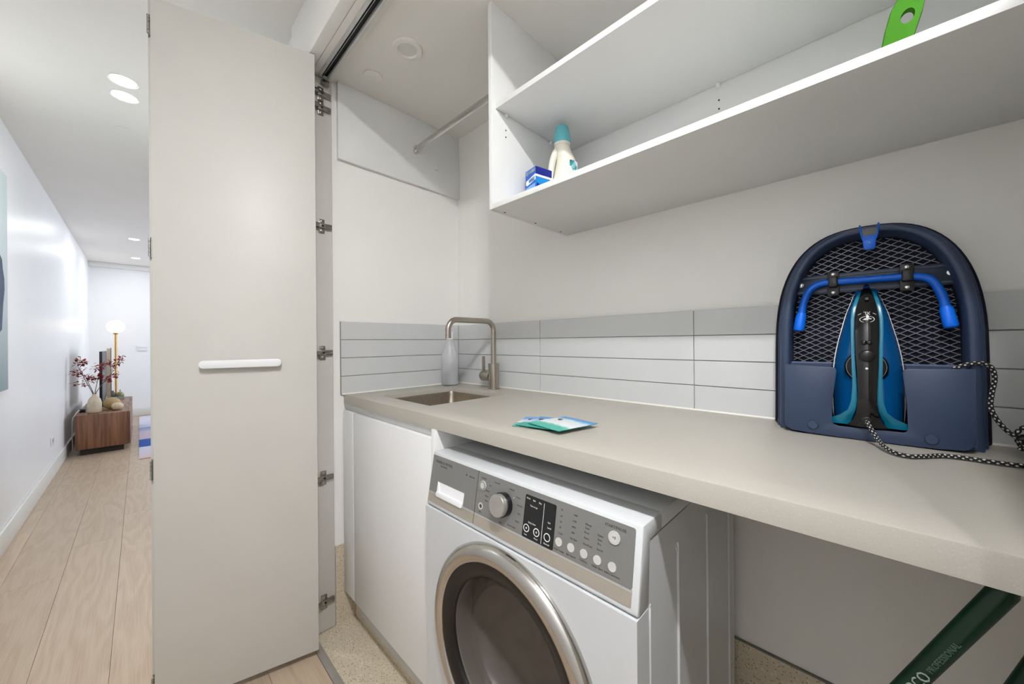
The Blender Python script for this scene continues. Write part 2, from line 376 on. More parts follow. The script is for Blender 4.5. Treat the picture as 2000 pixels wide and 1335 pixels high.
# ------------------------------------------------------------------ bifold doors
def leaf(name, a, b, th, z0, z1, parent, away):
    a, b = Vector(a), Vector(b); d = (b-a).normalized(); n = Vector((-d.y, d.x)); n = n if n.y*away > 0 else -n
    bm = bmesh.new(); P = [a, b, b+n*th, a+n*th]
    lo = [bm.verts.new((p.x, p.y, z0)) for p in P]; hi = [bm.verts.new((p.x, p.y, z1)) for p in P]
    bm.faces.new(lo); bm.faces.new(hi)
    for k in range(4): bm.faces.new((lo[k], lo[(k+1) % 4], hi[(k+1) % 4], hi[k]))
    bmesh.ops.bevel(bm, geom=bm.edges[:], offset=.0012, segments=2, profile=.5, affect='EDGES')
    return fin(name, bm, M_DOOR, parent, .6)
def bifold(name, s, label):
    """s=+1 left pair at the sink wall, s=-1 mirrored pair at the right end"""
    mid = (YL+YR)/2
    Y = (lambda y: y) if s > 0 else (lambda y: 2*mid-y)
    root = empty(name, (.25, Y(1.47), 0), label, 'door', kind='structure')
    A, B = (.4455, Y(1.422)), (.026, Y(1.525))
    leaf('door_leaf', B, A, .018, .03, 2.168, root, s)
    leaf('door_leaf', (.0215, Y(1.5455)), (.440, Y(1.4975)), .018, .03, 2.168, root, s)
    d = Vector((A[0]-B[0], A[1]-B[1], 0)).normalized(); n = Vector((d.y, -d.x, 0)); n = n if n.y*s < 0 else -n
    # pull handle
    o = Vector((B[0], B[1], 1.066)); to3 = lambda u, v, dd: o+d*u+Vector((0, 0, v))+n*dd
    h = prism('pull_handle', rrect(.108, .325, -.0125, .0125, .012), .012, .024, to3, M_PLWH, root, bev=.002)
    for u in (.135, .298): prism('handle_post', circ(u, 0, .007, 12), -.001, .013, to3, M_PLWH, h)
    # butt hinges at the free edge joining the two leaves
    for z in (2.085, 1.42, .755, .11):
        q = Vector((B[0]-.0025, B[1]+s*.012, z))
        hg = box('butt_hinge', (q.x-.0016, q.x+.0026, min(q.y-.006, q.y+.006), q.y+.006, z-.03, z+.03), M_HINGE, root)
        for k in range(-2, 3): lathe('knuckle', [(.0032, -.005), (.0032, .005)], (q.x-.002, q.y-s*.006, z+k*.0115), M_ALU, hg, n=10)
    # concealed hinges on the jamb panel
    yj = Y(1.535)
    for z in (2.105, 2.05, 1.588, 1.093, .604, .12):
        pl_ = box('hinge_plate', (.489, .511, min(yj, yj-s*.006), max(yj, yj-s*.006), z-.027, z+.027), M_HINGE, root, .002)
        for dz in (-.018, .018): lathe('hinge_screw', [(.0045, 0), (.0045, .0015), (.002, .0025)], (.5, yj-s*.006, z+dz), M_STEEL, pl_, (0, -s, 0), 12)
        ar = box('hinge_arm', (.486, .537, min(yj-s*.003, yj-s*.013), max(yj-s*.003, yj-s*.013), z-.010, z+.010), M_HINGE, root, .003)
        lathe('hinge_screw', [(.0042, 0), (.0042, .001)], (.502, yj-s*.0131, z), M_DARK, ar, (0, -s, 0), 12)
        box('hinge_cup', (.441, .488, min(yj-s*.009, yj-s*.024), max(yj-s*.009, yj-s*.024), z-.008, z+.008), M_HINGE, ar, .002)
    for z in (2.128,):
        box('pivot_bracket', (.500, .528, min(yj-s*.003, yj-s*.022), max(yj-s*.003, yj-s*.022), z+.012, z+.030), M_HINGE, root, .002)
    return root
bifold('door_1', 1, 'white folded bifold door with slim pull handle left of the laundry')
bifold('door_2', -1, 'white folded bifold door at the right end of the laundry')

# ------------------------------------------------------------------ ceiling fittings
def downlight(x, y, label, watts, group):
    r = empty('downlight', (x, y, ZH), label, 'downlight', group)
    lathe('trim_ring', [(.052, -.003), (.052, 0), (.044, -.0005), (.044, -.003)], (x, y, ZH), M_PLWH, r, caps=(False, False))
    lathe('diffuser', [(0, -.0015), (.044, -.0015), (.044, -.0005)], (x, y, ZH), M_EMIT, r, caps=(False, False))
    l = bpy.data.lights.new('downlight_beam', 'AREA'); l.shape = 'DISK'; l.size = .07; l.energy = watts; l.color = (.975, .985, 1.0); l.spread = math.radians(180)
    lo = bpy.data.objects.new('downlight_beam', l); COL.objects.link(lo); lo.location = (x, y, ZH-.004); lo.parent = r; lo.matrix_parent_inverse = WM[r.name].inverted()
    return r
downlight(-.049, -.235, 'recessed downlight above the right end of the laundry, behind its twin', DOWNLIGHT_W, 'hallway downlights')
downlight(-.049, -.080, 'recessed downlight above the near end of the hallway', DOWNLIGHT_W, 'hallway downlights')
downlight(-.049, 2.544, 'glowing downlight nearest the folded door, upper of the close pair', HALL_W, 'hallway downlights')
downlight(-.049, 2.698, 'glowing downlight just behind the first, lower of the close pair', HALL_W, 'hallway downlights')
downlight(-.042, 6.264, 'distant bright downlight above the television unit', LIVING_W, 'hallway downlights')
downlight(-.036, 7.60, 'farthest bright downlight beside the end wall pelmet', LIVING_W, 'hallway downlights')
lathe_o = lathe('sprinkler_cover', [(.042, -.0035), (.042, -.0005)], (-.057, 3.12, ZH), M_CEIL, None)
tag(lathe_o, 'flush white round cover plate on the hallway ceiling', 'ceiling cover')
o = lathe('sprinkler_cover', [(.034, -.006), (.036, -.005), (.036, -.001)], (.6564, 1.412, ZC), M_CEIL, None)
tag(o, 'small flush round cover plate on the laundry ceiling', 'ceiling cover')
r = empty('ceiling_vent', (.684, 1.19, ZC), 'unlit round white fitting with recessed centre on the laundry ceiling', 'ceiling fitting')
lathe('trim_ring', [(.033, -.002), (.036, -.009), (.049, -.008), (.053, -.0005)], (.684, 1.19, ZC), M_CEIL, r, caps=(False, False))
lathe('diffuser', [(0, -.0015), (.034, -.0015), (.034, -.003)], (.684, 1.19, ZC), mat('frosted_lens', (222, 222, 216), .6, var=.02), r, caps=(False, False))

# ------------------------------------------------------------------ hanging rail and its backing board
tag(box('backing_board', (.566, XB-.0005, 1.533, YL-.0004, 1.878, ZC-.0005), M_LAM, None, .0015), 'white backing board under the ceiling at the sink wall', 'board')
rr = empty('hanging_rail', (.918, 1.19, 2.042), 'chrome hanging rail between backing board and shelf unit', 'rail')
prism('rod', [(.918+.0075*math.cos(a)*(1), 2.042+.015*math.sin(a)) for a in [2*math.pi*k/20 for k in range(20)]], .8545, 1.5325, lambda u, v, d: (u, d, v), mat('rail_satin', (205, 203, 199), .22, 1, var=.02), rr, smooth=.8)
for y0, y1 in ((1.522, 1.5328), (.8542, .864)):
    prism('end_bracket', rrect(.906, .930, 2.020, 2.062, .011), y0, y1, lambda u, v, d: (u, d, v), M_CHROME, rr, bev=.001)
hk = empty('wall_hook', (1.03, 1.533, 1.99), 'tiny clear plastic hook on the backing board', 'hook')
box('hook_plate', (1.024, 1.036, 1.5305, 1.5329, 1.975, 2.005), M_PLWH, hk, .001)
tube('hook_arm', smooth_path([(1.03, 1.531, 1.985), (1.03, 1.520, 1.978), (1.03, 1.516, 1.985), (1.03, 1.515, 1.992)]), .0022, M_PLWH, hk, 8)

# ------------------------------------------------------------------ wall shelf unit
su = empty('shelf_unit', (.97, .3, 1.544), 'white open wall shelf unit above the worktop', 'shelf')
box('side_panel', (.772, XB-.001, .838, .854, 1.544, ZC-.0005), M_LAM, su, .0006)
box('side_panel', (.772, XB-.001, YR+.0005, YR+.016, 1.544, ZC-.0005), M_LAM, su, .0006)
bp_ = box('bottom_panel', (.772, XB-.001, YR+.0165, .8375, 1.544, 1.560), M_LAM, su, .0006)
sh = box('shelf', (.787, XB-.011, YR+.0175, .8365, 1.862, 1.878), M_LAM, su, .0006)
box('back_panel', (XB-.010, XB-.001, YR+.0165, .8375, 1.5605, ZC-.0005), M_LAM, su)
for x, z in ((.832, 1.812), (.832, 1.790)): lathe('pin_hole', [(.0025, 0), (.0025, .0008)], (x, .8381, z), M_DARK, su, (0, -1, 0), 10)
for y, z in ((.307, 1.817), (.307, 1.792)): lathe('pin_hole', [(.0025, 0), (.0025, .0008)], (XB-.0101, y, z), M_DARK, su, (-1, 0, 0), 10)
for x, y in ((.832, .834), (1.06, .834)): box('shelf_pin', (x-.004, x+.004, y-.006, y+.0038, 1.853, 1.8618), M_PLWH, su, .001)
box('shelf_pin', (XB-.022, XB-.0105, .302, .312, 1.852, 1.8618), M_PLWH, su, .001)
for x in (.822, .972, 1.117): lathe('screw', [(.0035, 0), (.0035, .0006)], (x, .835, 1.544), M_DARK, su, (0, 0, -1), 10)

# ------------------------------------------------------------------ worktop, sink, cabinet
SX0, SX1, SY0, SY1 = .674, 1.02, 1.045, 1.395
def worktop():
    x0, x1, y0, y1, z0, z1 = .5865, XB-.0015, YR+.001, YL-.0008, .883, ZT
    bm = bmesh.new(); xs = [x0, SX0, SX1, x1]; ys = [y0, SY0, SY1, y1]; V = {}
    for k, z in enumerate((z0, z1)):
        for i, x in enumerate(xs):
            for j, y in enumerate(ys): V[i, j, k] = bm.verts.new((x, y, z))
    for i in range(3):
        for j in range(3):
            if (i, j) == (1, 1): continue
            for k in (0, 1): bm.faces.new([V[a, b, k] for a, b in ((i, j), (i+1, j), (i+1, j+1), (i, j+1))])
    for i in range(3):
        for j in (0, 3): bm.faces.new((V[i, j, 0], V[i+1, j, 0], V[i+1, j, 1], V[i, j, 1])); bm.faces.new((V[j, i, 0], V[j, i+1, 0], V[j, i+1, 1], V[j, i, 1]))
    for a, b in (((1, 1), (2, 1)), ((2, 1), (2, 2)), ((2, 2), (1, 2)), ((1, 2), (1, 1))): bm.faces.new((V[a+(0,)], V[b+(0,)], V[b+(1,)], V[a+(1,)]))
    bmesh.ops.recalc_face_normals(bm, faces=bm.faces)
    fe = [e for e in bm.edges if e.calc_face_angle(0) > 1 and all(abs(v.co.z-z1) < 1e-6 for v in e.verts)]
    ve = [e for e in bm.edges if all(SX0-.001 < v.co.x < SX1+.001 and SY0-.001 < v.co.y < SY1+.001 for v in e.verts) and abs(e.verts[0].co.z-e.verts[1].co.z) > .01]
    bmesh.ops.bevel(bm, geom=fe, offset=.0018, segments=2, profile=.5, affect='EDGES', clamp_overlap=True)
    return tag(fin('worktop', bm, M_STONE, None, .5), 'thick beige stone laundry worktop with square front edge', 'worktop')
worktop()
sk = empty('sink', (.85, 1.22, .72), 'rectangular undermount stainless steel sink set in the worktop', 'sink')
def sink():
    bm = bmesh.new(); loops = []
    for (g, z, rad) in ((-.0006, .9035, .024), (-.0018, .9035, .024), (-.003, .895, .026), (-.008, .74, .035), (-.022, .722, .045), (-.05, .718, .05)):
        loops.append([bm.verts.new((x, y, z)) for x, y in rrect(SX0-g, SX1+g, SY0-g, SY1+g, rad, 6)])
    for a, b in zip(loops, loops[1:]):
        for k in range(len(a)): bm.faces.new((a[k], a[(k+1) % len(a)], b[(k+1) % len(b)], b[k]))
    bm.faces.new(loops[-1])
    return bm
ob = fin('basin', sink(), M_SINK, sk, .9)
lathe('drain', [(.038, .0012), (.036, .003), (.028, .002), (.02, .0005), (0, .0005)], (.847, 1.22, .718), M_CHROME, sk, caps=(False, False))

XD = .580
cb = empty('sink_cabinet', (.87, 1.2, 0), 'handleless white cabinet under the sink', 'cabinet')
box('door', (XD, XD+.018, .8985, 1.440, .124, .856), M_CAB, cb, .001)
box('filler_panel', (XD, XD+.018, 1.4425, YL-.0085, .124, .856), M_CAB, cb, .001)
box('end_panel', (XD, XB-.012, .878, .8955, .0008, .8825), M_CAB, cb, .0008)
box('side_panel', (XD+.02, XB-.012, 1.4425, 1.458, .09, .8825), M_CAB, cb)
box('base_panel', (XD+.02, XB-.012, .897, 1.441, .108, .123), M_CAB, cb)
box('kickboard', (.624, .637, .897, 1.535, .0008, .108), M_TERR, cb)
box('kick_rail', (.603, .6235, .897, 1.441, .058, .1075), mat('kick_grey', (196, 195, 192), .45, var=.01), cb, .001)
prism('finger_pull', [(XD+.003, .8825), (XD+.026, .8825), (XD+.026, .846), (XD+.020, .846)], .897, YL-.0095, lambda u, v, d: (u, d, v), M_ALUW, cb)

# ------------------------------------------------------------------ mixer tap
tp = empty('mixer_tap', (1.112, 1.209, ZT), 'brushed steel square-neck mixer tap behind the sink', 'tap')
lathe('base', [(.027, 0), (.027, .004), (.0245, .005), (.0245, .113), (.0235, .114), (.0125, .114)], (1.112, 1.209, ZT+.0003), M_STEEL, tp)
def arcpts(c, r, a0, a1, n=8): return [(c[0]+r*math.cos(a0+(a1-a0)*k/n), 1.209, c[1]+r*math.sin(a0+(a1-a0)*k/n)) for k in range(n+1)]
sp = [(1.112, 1.209, 1.03)] + arcpts((1.112-.042, 1.222-.042), .042, 0, math.pi/2) + arcpts((.866+.042, 1.222-.042), .042, math.pi/2, math.pi) + [(.866, 1.209, 1.146)]
tube('spout', sp, .0118, M_STEEL, tp, 18)
lathe('lever_hub', [(.0225, 0), (.0225, .058), (.018, .064), (0, .0655)], (1.112, 1.226, ZT+.056), M_STEEL, tp, (0, 1, 0))
prism('lever', rrect(1.1055, 1.1185, ZT+.07, ZT+.146, .006), 1.273, 1.283, lambda u, v, d: (u, d, v), M_STEEL, tp, bev=.002)

# ------------------------------------------------------------------ clear bottle in the corner
def frosted(name, rgb, a=.45):
    m, nt, p = nodes(name); out = nt.nodes['Material Output']
    p.inputs['Base Color'].default_value = lin(rgb); p.inputs['Roughness'].default_value = .3
    t = nt.nodes.new('ShaderNodeBsdfTransparent'); t.inputs[0].default_value = (.97, .97, .97, 1); mx = nt.nodes.new('ShaderNodeMixShader'); mx.inputs[0].default_value = a
    nt.links.new(t.outputs[0], mx.inputs[1]); nt.links.new(p.outputs[0], mx.inputs[2]); nt.links.new(mx.outputs[0], out.inputs[0]); return m
bt = empty('spray_bottle', (1.075, 1.487, ZT), 'translucent plastic bottle half full of clear liquid in the worktop corner', 'bottle')
C0 = (1.075, 1.487, ZT+.0006)
lathe('bottle_body', [(0, 0), (.036, 0), (.041, .004), (.041, .140), (.040, .150), (.031, .168), (.022, .205), (.0175, .225), (.0165, .232)], C0, frosted('bottle_plastic', (240, 241, 244), .42), bt, caps=(False, False))
lathe('liquid', [(0, .003), (.038, .003), (.0385, .06), (0, .06)], C0, frosted('bottle_liquid', (172, 175, 184), .6), bt, caps=(False, False))
lathe('bottle_cap', [(.018, .226), (.018, .258), (.0165, .262), (0, .262)], C0, M_PLWH, bt)

# ------------------------------------------------------------------ washing machine
WY0, WY1 = .263, .863
wm = empty('washing_machine', (.82, .563, 0), 'white front loading washing machine with grey control panel under the worktop', 'washing machine')
M_WM = mat('enamel_white', (207, 209, 211), .25, var=.003)
fo = Vector((.5671, 0, .83)); fd = Vector((-.1728, 0, -.985)); fn = Vector((-.985, 0, .1728))
F3 = lambda y, t, d: fo+fd*t+fn*d+Vector((0, y, 0))
bm = bmesh.new()
for b in ((.583, 1.105, WY0+.0015, WY0+.0055, .03, .7985), (.583, 1.105, WY1-.0055, WY1-.0015, .03, .7985), (1.100, 1.105, WY0+.0055, WY1-.0055, .03, .7985), (.583, 1.1, WY0+.0055, WY1-.0055, .03, .036)): abox(bm, *b)
fin('body', bm, M_WM, wm)
box('lid', (.630, 1.105, WY0+.0002, WY1-.0002, .8, .8299), M_WM, wm, .002)
prism('fascia', [(.5671, .83), (.5437, .6966), (.5475, .692), (.5845, .692), (.5925, .7985), (.64, .7985), (.64, .83)], WY0, WY1, lambda u, v, d: (u, d, v), M_WM, wm, bev=.003)
# front panel below with round opening
def front_panel():
    bm = bmesh.new(); n = 64; cy, cz, R = .5655, .445, .236
    outer = []
    for k in range(n):
        a = 2*math.pi*k/n; c, s = math.cos(a), math.sin(a)
        tx = ((WY1-cy) if c > 0 else (cy-WY0))/max(abs(c), 1e-6); tz = ((.6905-cz) if s > 0 else (cz-.06))/max(abs(s), 1e-6); t = min(tx, tz)
        outer.append((cy+c*t, cz+s*t))
    for cyy, czz in ((WY0, .06), (WY0, .6905), (WY1, .6905), (WY1, .06)):
        k = min(range(n), key=lambda i: (outer[i][0]-cyy)**2+(outer[i][1]-czz)**2); outer[k] = (cyy, czz)
    A = [bm.verts.new((.5405, y, z)) for y, z in outer]; B = [bm.verts.new((.5405, cy+R*math.cos(2*math.pi*k/n), cz+R*math.sin(2*math.pi*k/n))) for k in range(n)]
    A2 = [bm.verts.new((.5828, v.co.y, v.co.z)) for v in A]; B2 = [bm.verts.new((.5828, v.co.y, v.co.z)) for v in B]
    for k in range(n):
        j = (k+1) % n
        bm.faces.new((A[k], A[j], B[j], B[k])); bm.faces.new((A[k], A2[k], A2[j], A[j])); bm.faces.new((B[k], B[j], B2[j], B2[k]))
    return bm
fin('front_panel', front_panel(), M_WM, wm, .6)
box('plinth', (.5425, 1.09, WY0+.004, WY1-.004, .015, .0595), M_WM, wm, .003)
for x in (.62, 1.05):
    for y in (.31, .816): lathe('foot', [(.02, 0), (.02, .02), (.012, .021), (.012, .032)], (x, y, .0008), M_BLK, wm, n=16)
# pressed ribs on the side
for x, zt in ((.713, .742), (.883, .738), (1.053, .79), (.589, .69)):
    for yy, sg in ((WY0+.0015, -1), (WY1-.0015, 1)):
        hook = .008 if x > .6 else 0
        tube('side_rib', smooth_path([(x-hook, yy-sg*.003, zt), (x-hook*.1, yy-sg*.001, zt-.014), (x, yy, zt-.05), (x, yy, .07)], 4), .0038 if x > .6 else .0028, M_WM, wm, 8)
box('seam', (.5925, .76, WY0+.0006, WY0+.003, .7984, .8), mat('seam_grey', (120, 120, 118), .6, var=.05), wm)
# control panel
M_PAN = mat('panel_grey', (134, 133, 131), .36, .35, var=.015, vscale=60, stretch=(1, 30, 1))
M_CHA = mat('panel_champagne', (182, 174, 162), .3, .5, var=.02, vscale=60, stretch=(1, 30, 1))
M_LINE = mat('panel_light_line', (188, 187, 184), .35, .4, var=.01)
M_INK = mat('panel_ink', (48, 48, 47), .6, var=.05); M_INKW = mat('panel_ink_white', (222, 222, 220), .5, var=.01)
M_BTN = mat('button_silver', (205, 204, 200), .35, .2, var=.02)
H0, H1, HT0, HT1 = .7108, .8215, .0705, .107    # drawer grip
def drawer_face():
    bm = bmesh.new(); out = rrect(.6685, .8575, .0075, .101, .004, 3); inn = rrect(H0, H1, HT0, .1009, .003, 3)
    # simple frame pieces: left, right, top strips
    for y0, y1, t0, t1 in ((.6685, H0, .0075, .101), (H1, .8575, .0075, .101), (H0, H1, .0075, HT0)): aprism(bm, [(y0, t0), (y1, t0), (y1, t1), (y0, t1)], 0, .0016, F3)
    return bm
dr = fin('detergent_drawer', drawer_face(), M_PAN, wm)
prism('grip_recess', [(H0, HT0), (H1, HT0), (H1, HT1), (H0, HT1)], .0002, .0006, F3, M_PLWH, dr)
prism('grip_lip', rrect(H0+.001, H1-.001, .094, HT1, .004, 3), .0006, .006, F3, M_PLWH, dr, bev=.001)
prism('grip_side', [(H1-.001, HT0), (H1, HT0), (H1, .096), (H1-.012, .096)], .0006, .003, F3, M_PLWH, dr)
cp = prism('control_panel', rrect(.275, .6665, .0075, .101, .004, 3), 0, .0016, F3, M_PAN, wm)
for y0, y1 in ((.275, .6665), (.6685, .8575)):
    prism('accent_line', [(y0, .1012), (y1, .1012), (y1, .1055), (y0, .1055)], 0, .0016, F3, M_LINE, wm)
    prism('trim_strip', [(y0, .1057), (y1, .1057), (y1, .127), (y0, .127)], 0, .0018, F3, M_CHA, wm)
prism('drawer_gap', [(.6664, .0075), (.6686, .0075), (.6686, .127), (.6664, .127)], .0001, .0004, F3, M_DARK, wm)
kb = empty('program_knob', F3(.574, .0565, .0016)); kb.parent = wm; kb.matrix_parent_inverse = WM[wm.name].inverted()
def knob_at(pr, m, nm): lathe(nm, pr, F3(.574, .0565, .0016), m, kb, fn, 36)
knob_at([(.0255, 0), (.0255, .012), (.0245, .013)], M_BLKG, 'knob_skirt'); knob_at([(.0235, .013), (.0235, .0225), (.0225, .024), (0, .024)], mat('knob_silver', (190, 187, 182), .35, .8, var=.04, vscale=40), 'knob_cap')
prism('round_button', circ(.6473, .0358, .0105), .0016, .004, F3, M_BTN, cp)
bm = bmesh.new(); aring(bm, .6473, .0358, .0078, .0088, .0016, .0046, F3); fin('button_ring', bm, M_INK, cp)
bm = bmesh.new(); aring(bm, .6479, .0818, .0055, .0072, .0016, .0022, F3); fin('button_ring', bm, M_INKW, cp)
prism('button_dot', circ(.6479, .0818, .0028, 12), .0016, .0021, F3, M_INK, cp)
dp = prism('display', rrect(.4346, .5146, .0178, .1008, .003, 3), .0016, .0022, F3, mat('display_black', (30, 30, 31), .15, var=.02), wm)
prism('display_line', [(.4636, .0226), (.4646, .0226), (.4646, .0987), (.4636, .0987)], .0022, .0024, F3, M_INKW, dp)
for y in (.5044, .4776, .4504):
    bm = bmesh.new(); aring(bm, y, .0822, .0062, .0078, .0022, .0026, F3); fin('touch_ring', bm, M_INKW, dp)
prism('touch_mark', circ(.5044, .0822, .0018, 10), .0022, .0025, F3, M_INKW, dp)
prism('touch_mark', [(.4752, .0818), (.4800, .0818), (.4800, .0826), (.4752, .0826)], .0022, .0025, F3, M_INKW, dp)
prism('touch_mark', [(.4772, .0798), (.4780, .0798), (.4780, .0846), (.4772, .0846)], .0022, .0025, F3, M_INKW, dp)
for i, y in enumerate((.4222, .3946, .3668, .3394, .3111)): prism('option_button', circ(y, .080, .0076), .0016, .0032, F3, M_BTN, wm)
st = prism('start_button', circ(.3109, .0335, .0108), .0016, .0036, F3, M_BTN, wm)
bm = bmesh.new(); aring(bm, .3109, .0335, .0080, .0086, .0036, .0038, F3); fin('button_ring', bm, M_LINE, st)
TX = lambda y, t, d=.0018: basis(F3(y, t, d), (0, -1, 0), -fd, fn)
def ptxt(s, y, t, size, m=M_INK, d=.0018, par=None, align='CENTER'): return text('lettering', s, size, TX(y, t, d), m, par or cp, .0001, align)
ptxt('FISHER & PAYKEL', .8055, .0218, .0098, par=dr); ptxt('WASHSMART', .805, .0308, .0050, par=dr); ptxt('INVERTER', .690, .0280, .0045, par=dr)
prism('drawer_mark', circ(.7105, .0270, .0022, 10), .0016, .0019, F3, M_INK, dr)
ptxt('START/PAUSE', .3102, .0174, .0066); ptxt('>II', .3109, .0335, .0066, m=MATS['panel_ink'], d=.0037, par=st)
for s, y, t in (('POWER', .6473, .0200), ('Eco', .6234, .0301), ('Sheets', .6299, .0434), ('Wool', .6319, .0555), ('Rinse', .6304, .0652), ('Favourite', .6014, .0188), ('Delicate', .5559, .0208), ('Heavy', .5347, .0320), ('Normal', .5287, .0466), ('Easy', .5281, .0627), ('Quick', .5313, .0789), ('Drum Clean', .5463, .0930), ('Spin', .5796, .0960), ('Wifi', .6479, .0945),
                ('90', .4216, .0221), ('60', .4217, .0335), ('40', .4220, .0440), ('30', .4222, .0540), ('Cold', .4205, .0645), ('1400', .3909, .0228), ('1200', .3920, .0335), ('1000', .3930, .0440), ('500', .3930, .0540), ('No Spin', .3905, .0645), ('Allergy', .3625, .0300), ('Soak', .3640, .0365), ('Rinse', .3645, .0440), ('Extra', .3640, .0534), ('Pre Wash', .3605, .0640), ('Delay', .3370, .0400), ('Start', .3375, .0470), ('Dry', .3380, .0540), ('Sound', .3365, .0630),
                ('Wash Temp', .4209, .0945), ('Spin Speed', .3938, .0938), ('Options', .3667, .0925), ('Delay Start', .3390, .0925), ('Add a Garment', .3110, .0925)):
    ptxt(s, y, t, .0047)
for s, y, t in (('Wash', .5062, .0244), ('Spin', .4901, .0250), ('Dry', .4745, .0256), ('Time to go', .4901, .0370), ('Delay Start', .4908, .0696), ('Less', .5050, .0946), ('More', .4777, .0946), ('Soil', .4485, .0546), ('Level', .4470, .0640), ('Normal', .4504, .0946)):
    ptxt(s, y, t, .0044, M_INKW, .0024, dp)
prism('indicator_light', circ(.5476, .0356, .0012, 10), .0016, .0022, F3, M_INKW, cp)
# porthole door (axis -x)
pd = empty('porthole_door', (.53, .5655, .445)); pd.parent = wm; pd.matrix_parent_inverse = WM[wm.name].inverted()
PC = (.5405, .5655, .445); AX = (-1, 0, 0)
lathe('door_ring', [(.235, -.02), (.242, -.004), (.2425, .004), (.239, .012), (.231, .0185), (.222, .0215), (.213, .0215), (.205, .0185), (.203, .016), (.203, .0)], PC, mat('ring_chrome', (196, 193, 188), .12, 1, var=.01), pd, AX, 72, caps=(False, False), sharp=1.2)
lathe('door_gasket', [(.2035, .004), (.2035, .0145), (.199, .0155), (.176, .010), (.170, .006), (.168, -.002)], PC, mat('gasket_black', (16, 15, 14), .35, var=.05), pd, AX, 72, caps=(False, False), sharp=1.2)
def smoked():
    m, nt, p = nodes('smoked_glass'); out = nt.nodes['Material Output']
    p.inputs['Base Color'].default_value = lin((112, 104, 97)); p.inputs['Roughness'].default_value = .06
    t = nt.nodes.new('ShaderNodeBsdfTransparent'); t.inputs[0].default_value = (.62, .60, .58, 1); mx = nt.nodes.new('ShaderNodeMixShader'); mx.inputs[0].default_value = .6
    nt.links.new(t.outputs[0], mx.inputs[1]); nt.links.new(p.outputs[0], mx.inputs[2]); nt.links.new(mx.outputs[0], out.inputs[0]); return m
lathe('door_glass', [(.169, .000), (.166, -.004), (.160, -.03), (.150, -.055), (.13, -.072), (.09, -.083), (0, -.088)], PC, smoked(), pd, AX, 72, caps=(False, False), sharp=2.5)
lathe('drum', [(.165, -.05), (.170, -.10), (.24, -.11), (.245, -.40), (0, -.41)], (.5405, .5655, .445), mat('drum_steel', (120, 116, 110), .4, .8, var=.1, vscale=25), wm, AX, 48, caps=(False, False))
box('door_catch', (.522, .545, .372, .398, .33, .375), M_BLKG, pd, .004)

# ------------------------------------------------------------------ sachets
def sachet(cx, cy, ang, wd, hg, z, tilt, cols, label):
    m, nt, p = nodes('sachet_print'); tc = nt.nodes.new('ShaderNodeTexCoord'); sx = nt.nodes.new('ShaderNodeSeparateXYZ'); nt.links.new(tc.outputs['UV'], sx.inputs[0])
    n = nt.nodes.new('ShaderNodeTexNoise'); n.inputs['Scale'].default_value = 9; nt.links.new(tc.outputs['UV'], n.inputs['Vector'])
    a = nt.nodes.new('ShaderNodeMath'); a.operation = 'MULTIPLY_ADD'; a.inputs[1].default_value = .16; nt.links.new(n.outputs[0], a.inputs[0]); nt.links.new(sx.outputs[1], a.inputs[2])
    c = ramp(nt, a.outputs[0], cols); nt.links.new(c, p.inputs['Base Color']); p.inputs['Roughness'].default_value = .35
    bm = bmesh.new(); uv = bm.loops.layers.uv.verify(); N = 8; G = {}
    for i in range(N+1):
        for j in range(N+1):
            u, v = i/N, j/N; x, y = (u-.5)*wd, (v-.5)*hg
            bul = .0032*math.sin(math.pi*u)*math.sin(math.pi*v)+.0006*math.sin(9*u+5*v)
            for k, zz in ((0, -.0006), (1, .0006+max(0, bul))): G[i, j, k] = bm.verts.new((x, y, zz+tilt*(u)))
    for i in range(N):
        for j in range(N):
            for k in (0, 1):
                f = bm.faces.new([G[a_, b_, k] for a_, b_ in ((i, j), (i+1, j), (i+1, j+1), (i, j+1))])
                for lp, (a_, b_) in zip(f.loops, ((i, j), (i+1, j), (i+1, j+1), (i, j+1))): lp[uv].uv = (a_/N, b_/N)
    for i in range(N):
        for j in (0, N): bm.faces.new((G[i, j, 0], G[i+1, j, 0], G[i+1, j, 1], G[i, j, 1])); bm.faces.new((G[j, i, 0], G[j, i+1, 0], G[j, i+1, 1], G[j, i, 1]))
    ob = fin('sachet', bm, m, None, 1.0, Matrix.Translation((cx, cy, z)) @ Matrix.Rotation(math.radians(ang), 4, 'Z'))
    tag(ob, label, 'sachet', 'detergent sachets on the worktop')
    T2 = Matrix.Translation((cx, cy, z)) @ Matrix.Rotation(math.radians(ang), 4, 'Z')
    prism('printed_badge', circ(-.2*wd, .12*hg, .0065, 14), .0037+tilt*.3, .0043+tilt*.3, lambda u, v, d: T2 @ Vector((u, v, d)), mat('badge_maroon', (92, 58, 66), .4, var=.03), ob)
TEAL, BLU, WHT = (48, 150, 140), (60, 140, 205), (222, 228, 228)
# ------------------------------------------------------------------ (placed by table below)
sachet(.714, .620, -66, .085, .115, ZT+.0014, 0, [(.12, (70, 160, 150)), (.36, (90, 175, 160)), (.45, WHT), (.72, (180, 200, 225)), (.85, (80, 150, 215))], 'teal and pale blue detergent sachet at the left of the fanned pile')
sachet(.714, .588, -82, .095, .118, ZT+.0050, .0012, [(.12, (58, 150, 138)), (.33, TEAL), (.42, (205, 215, 225)), (.7, (150, 190, 225)), (.9, BLU)], 'middle detergent sachet, half covered in the fanned pile')
sachet(.722, .540, -101, .115, .125, ZT+.0090, .0010, [(.12, (60, 165, 150)), (.30, (80, 178, 160)), (.40, WHT), (.80, (206, 214, 216)), (.88, (110, 178, 222)), (1.0, BLU)], 'topmost detergent sachet with white centre at the right of the pile')

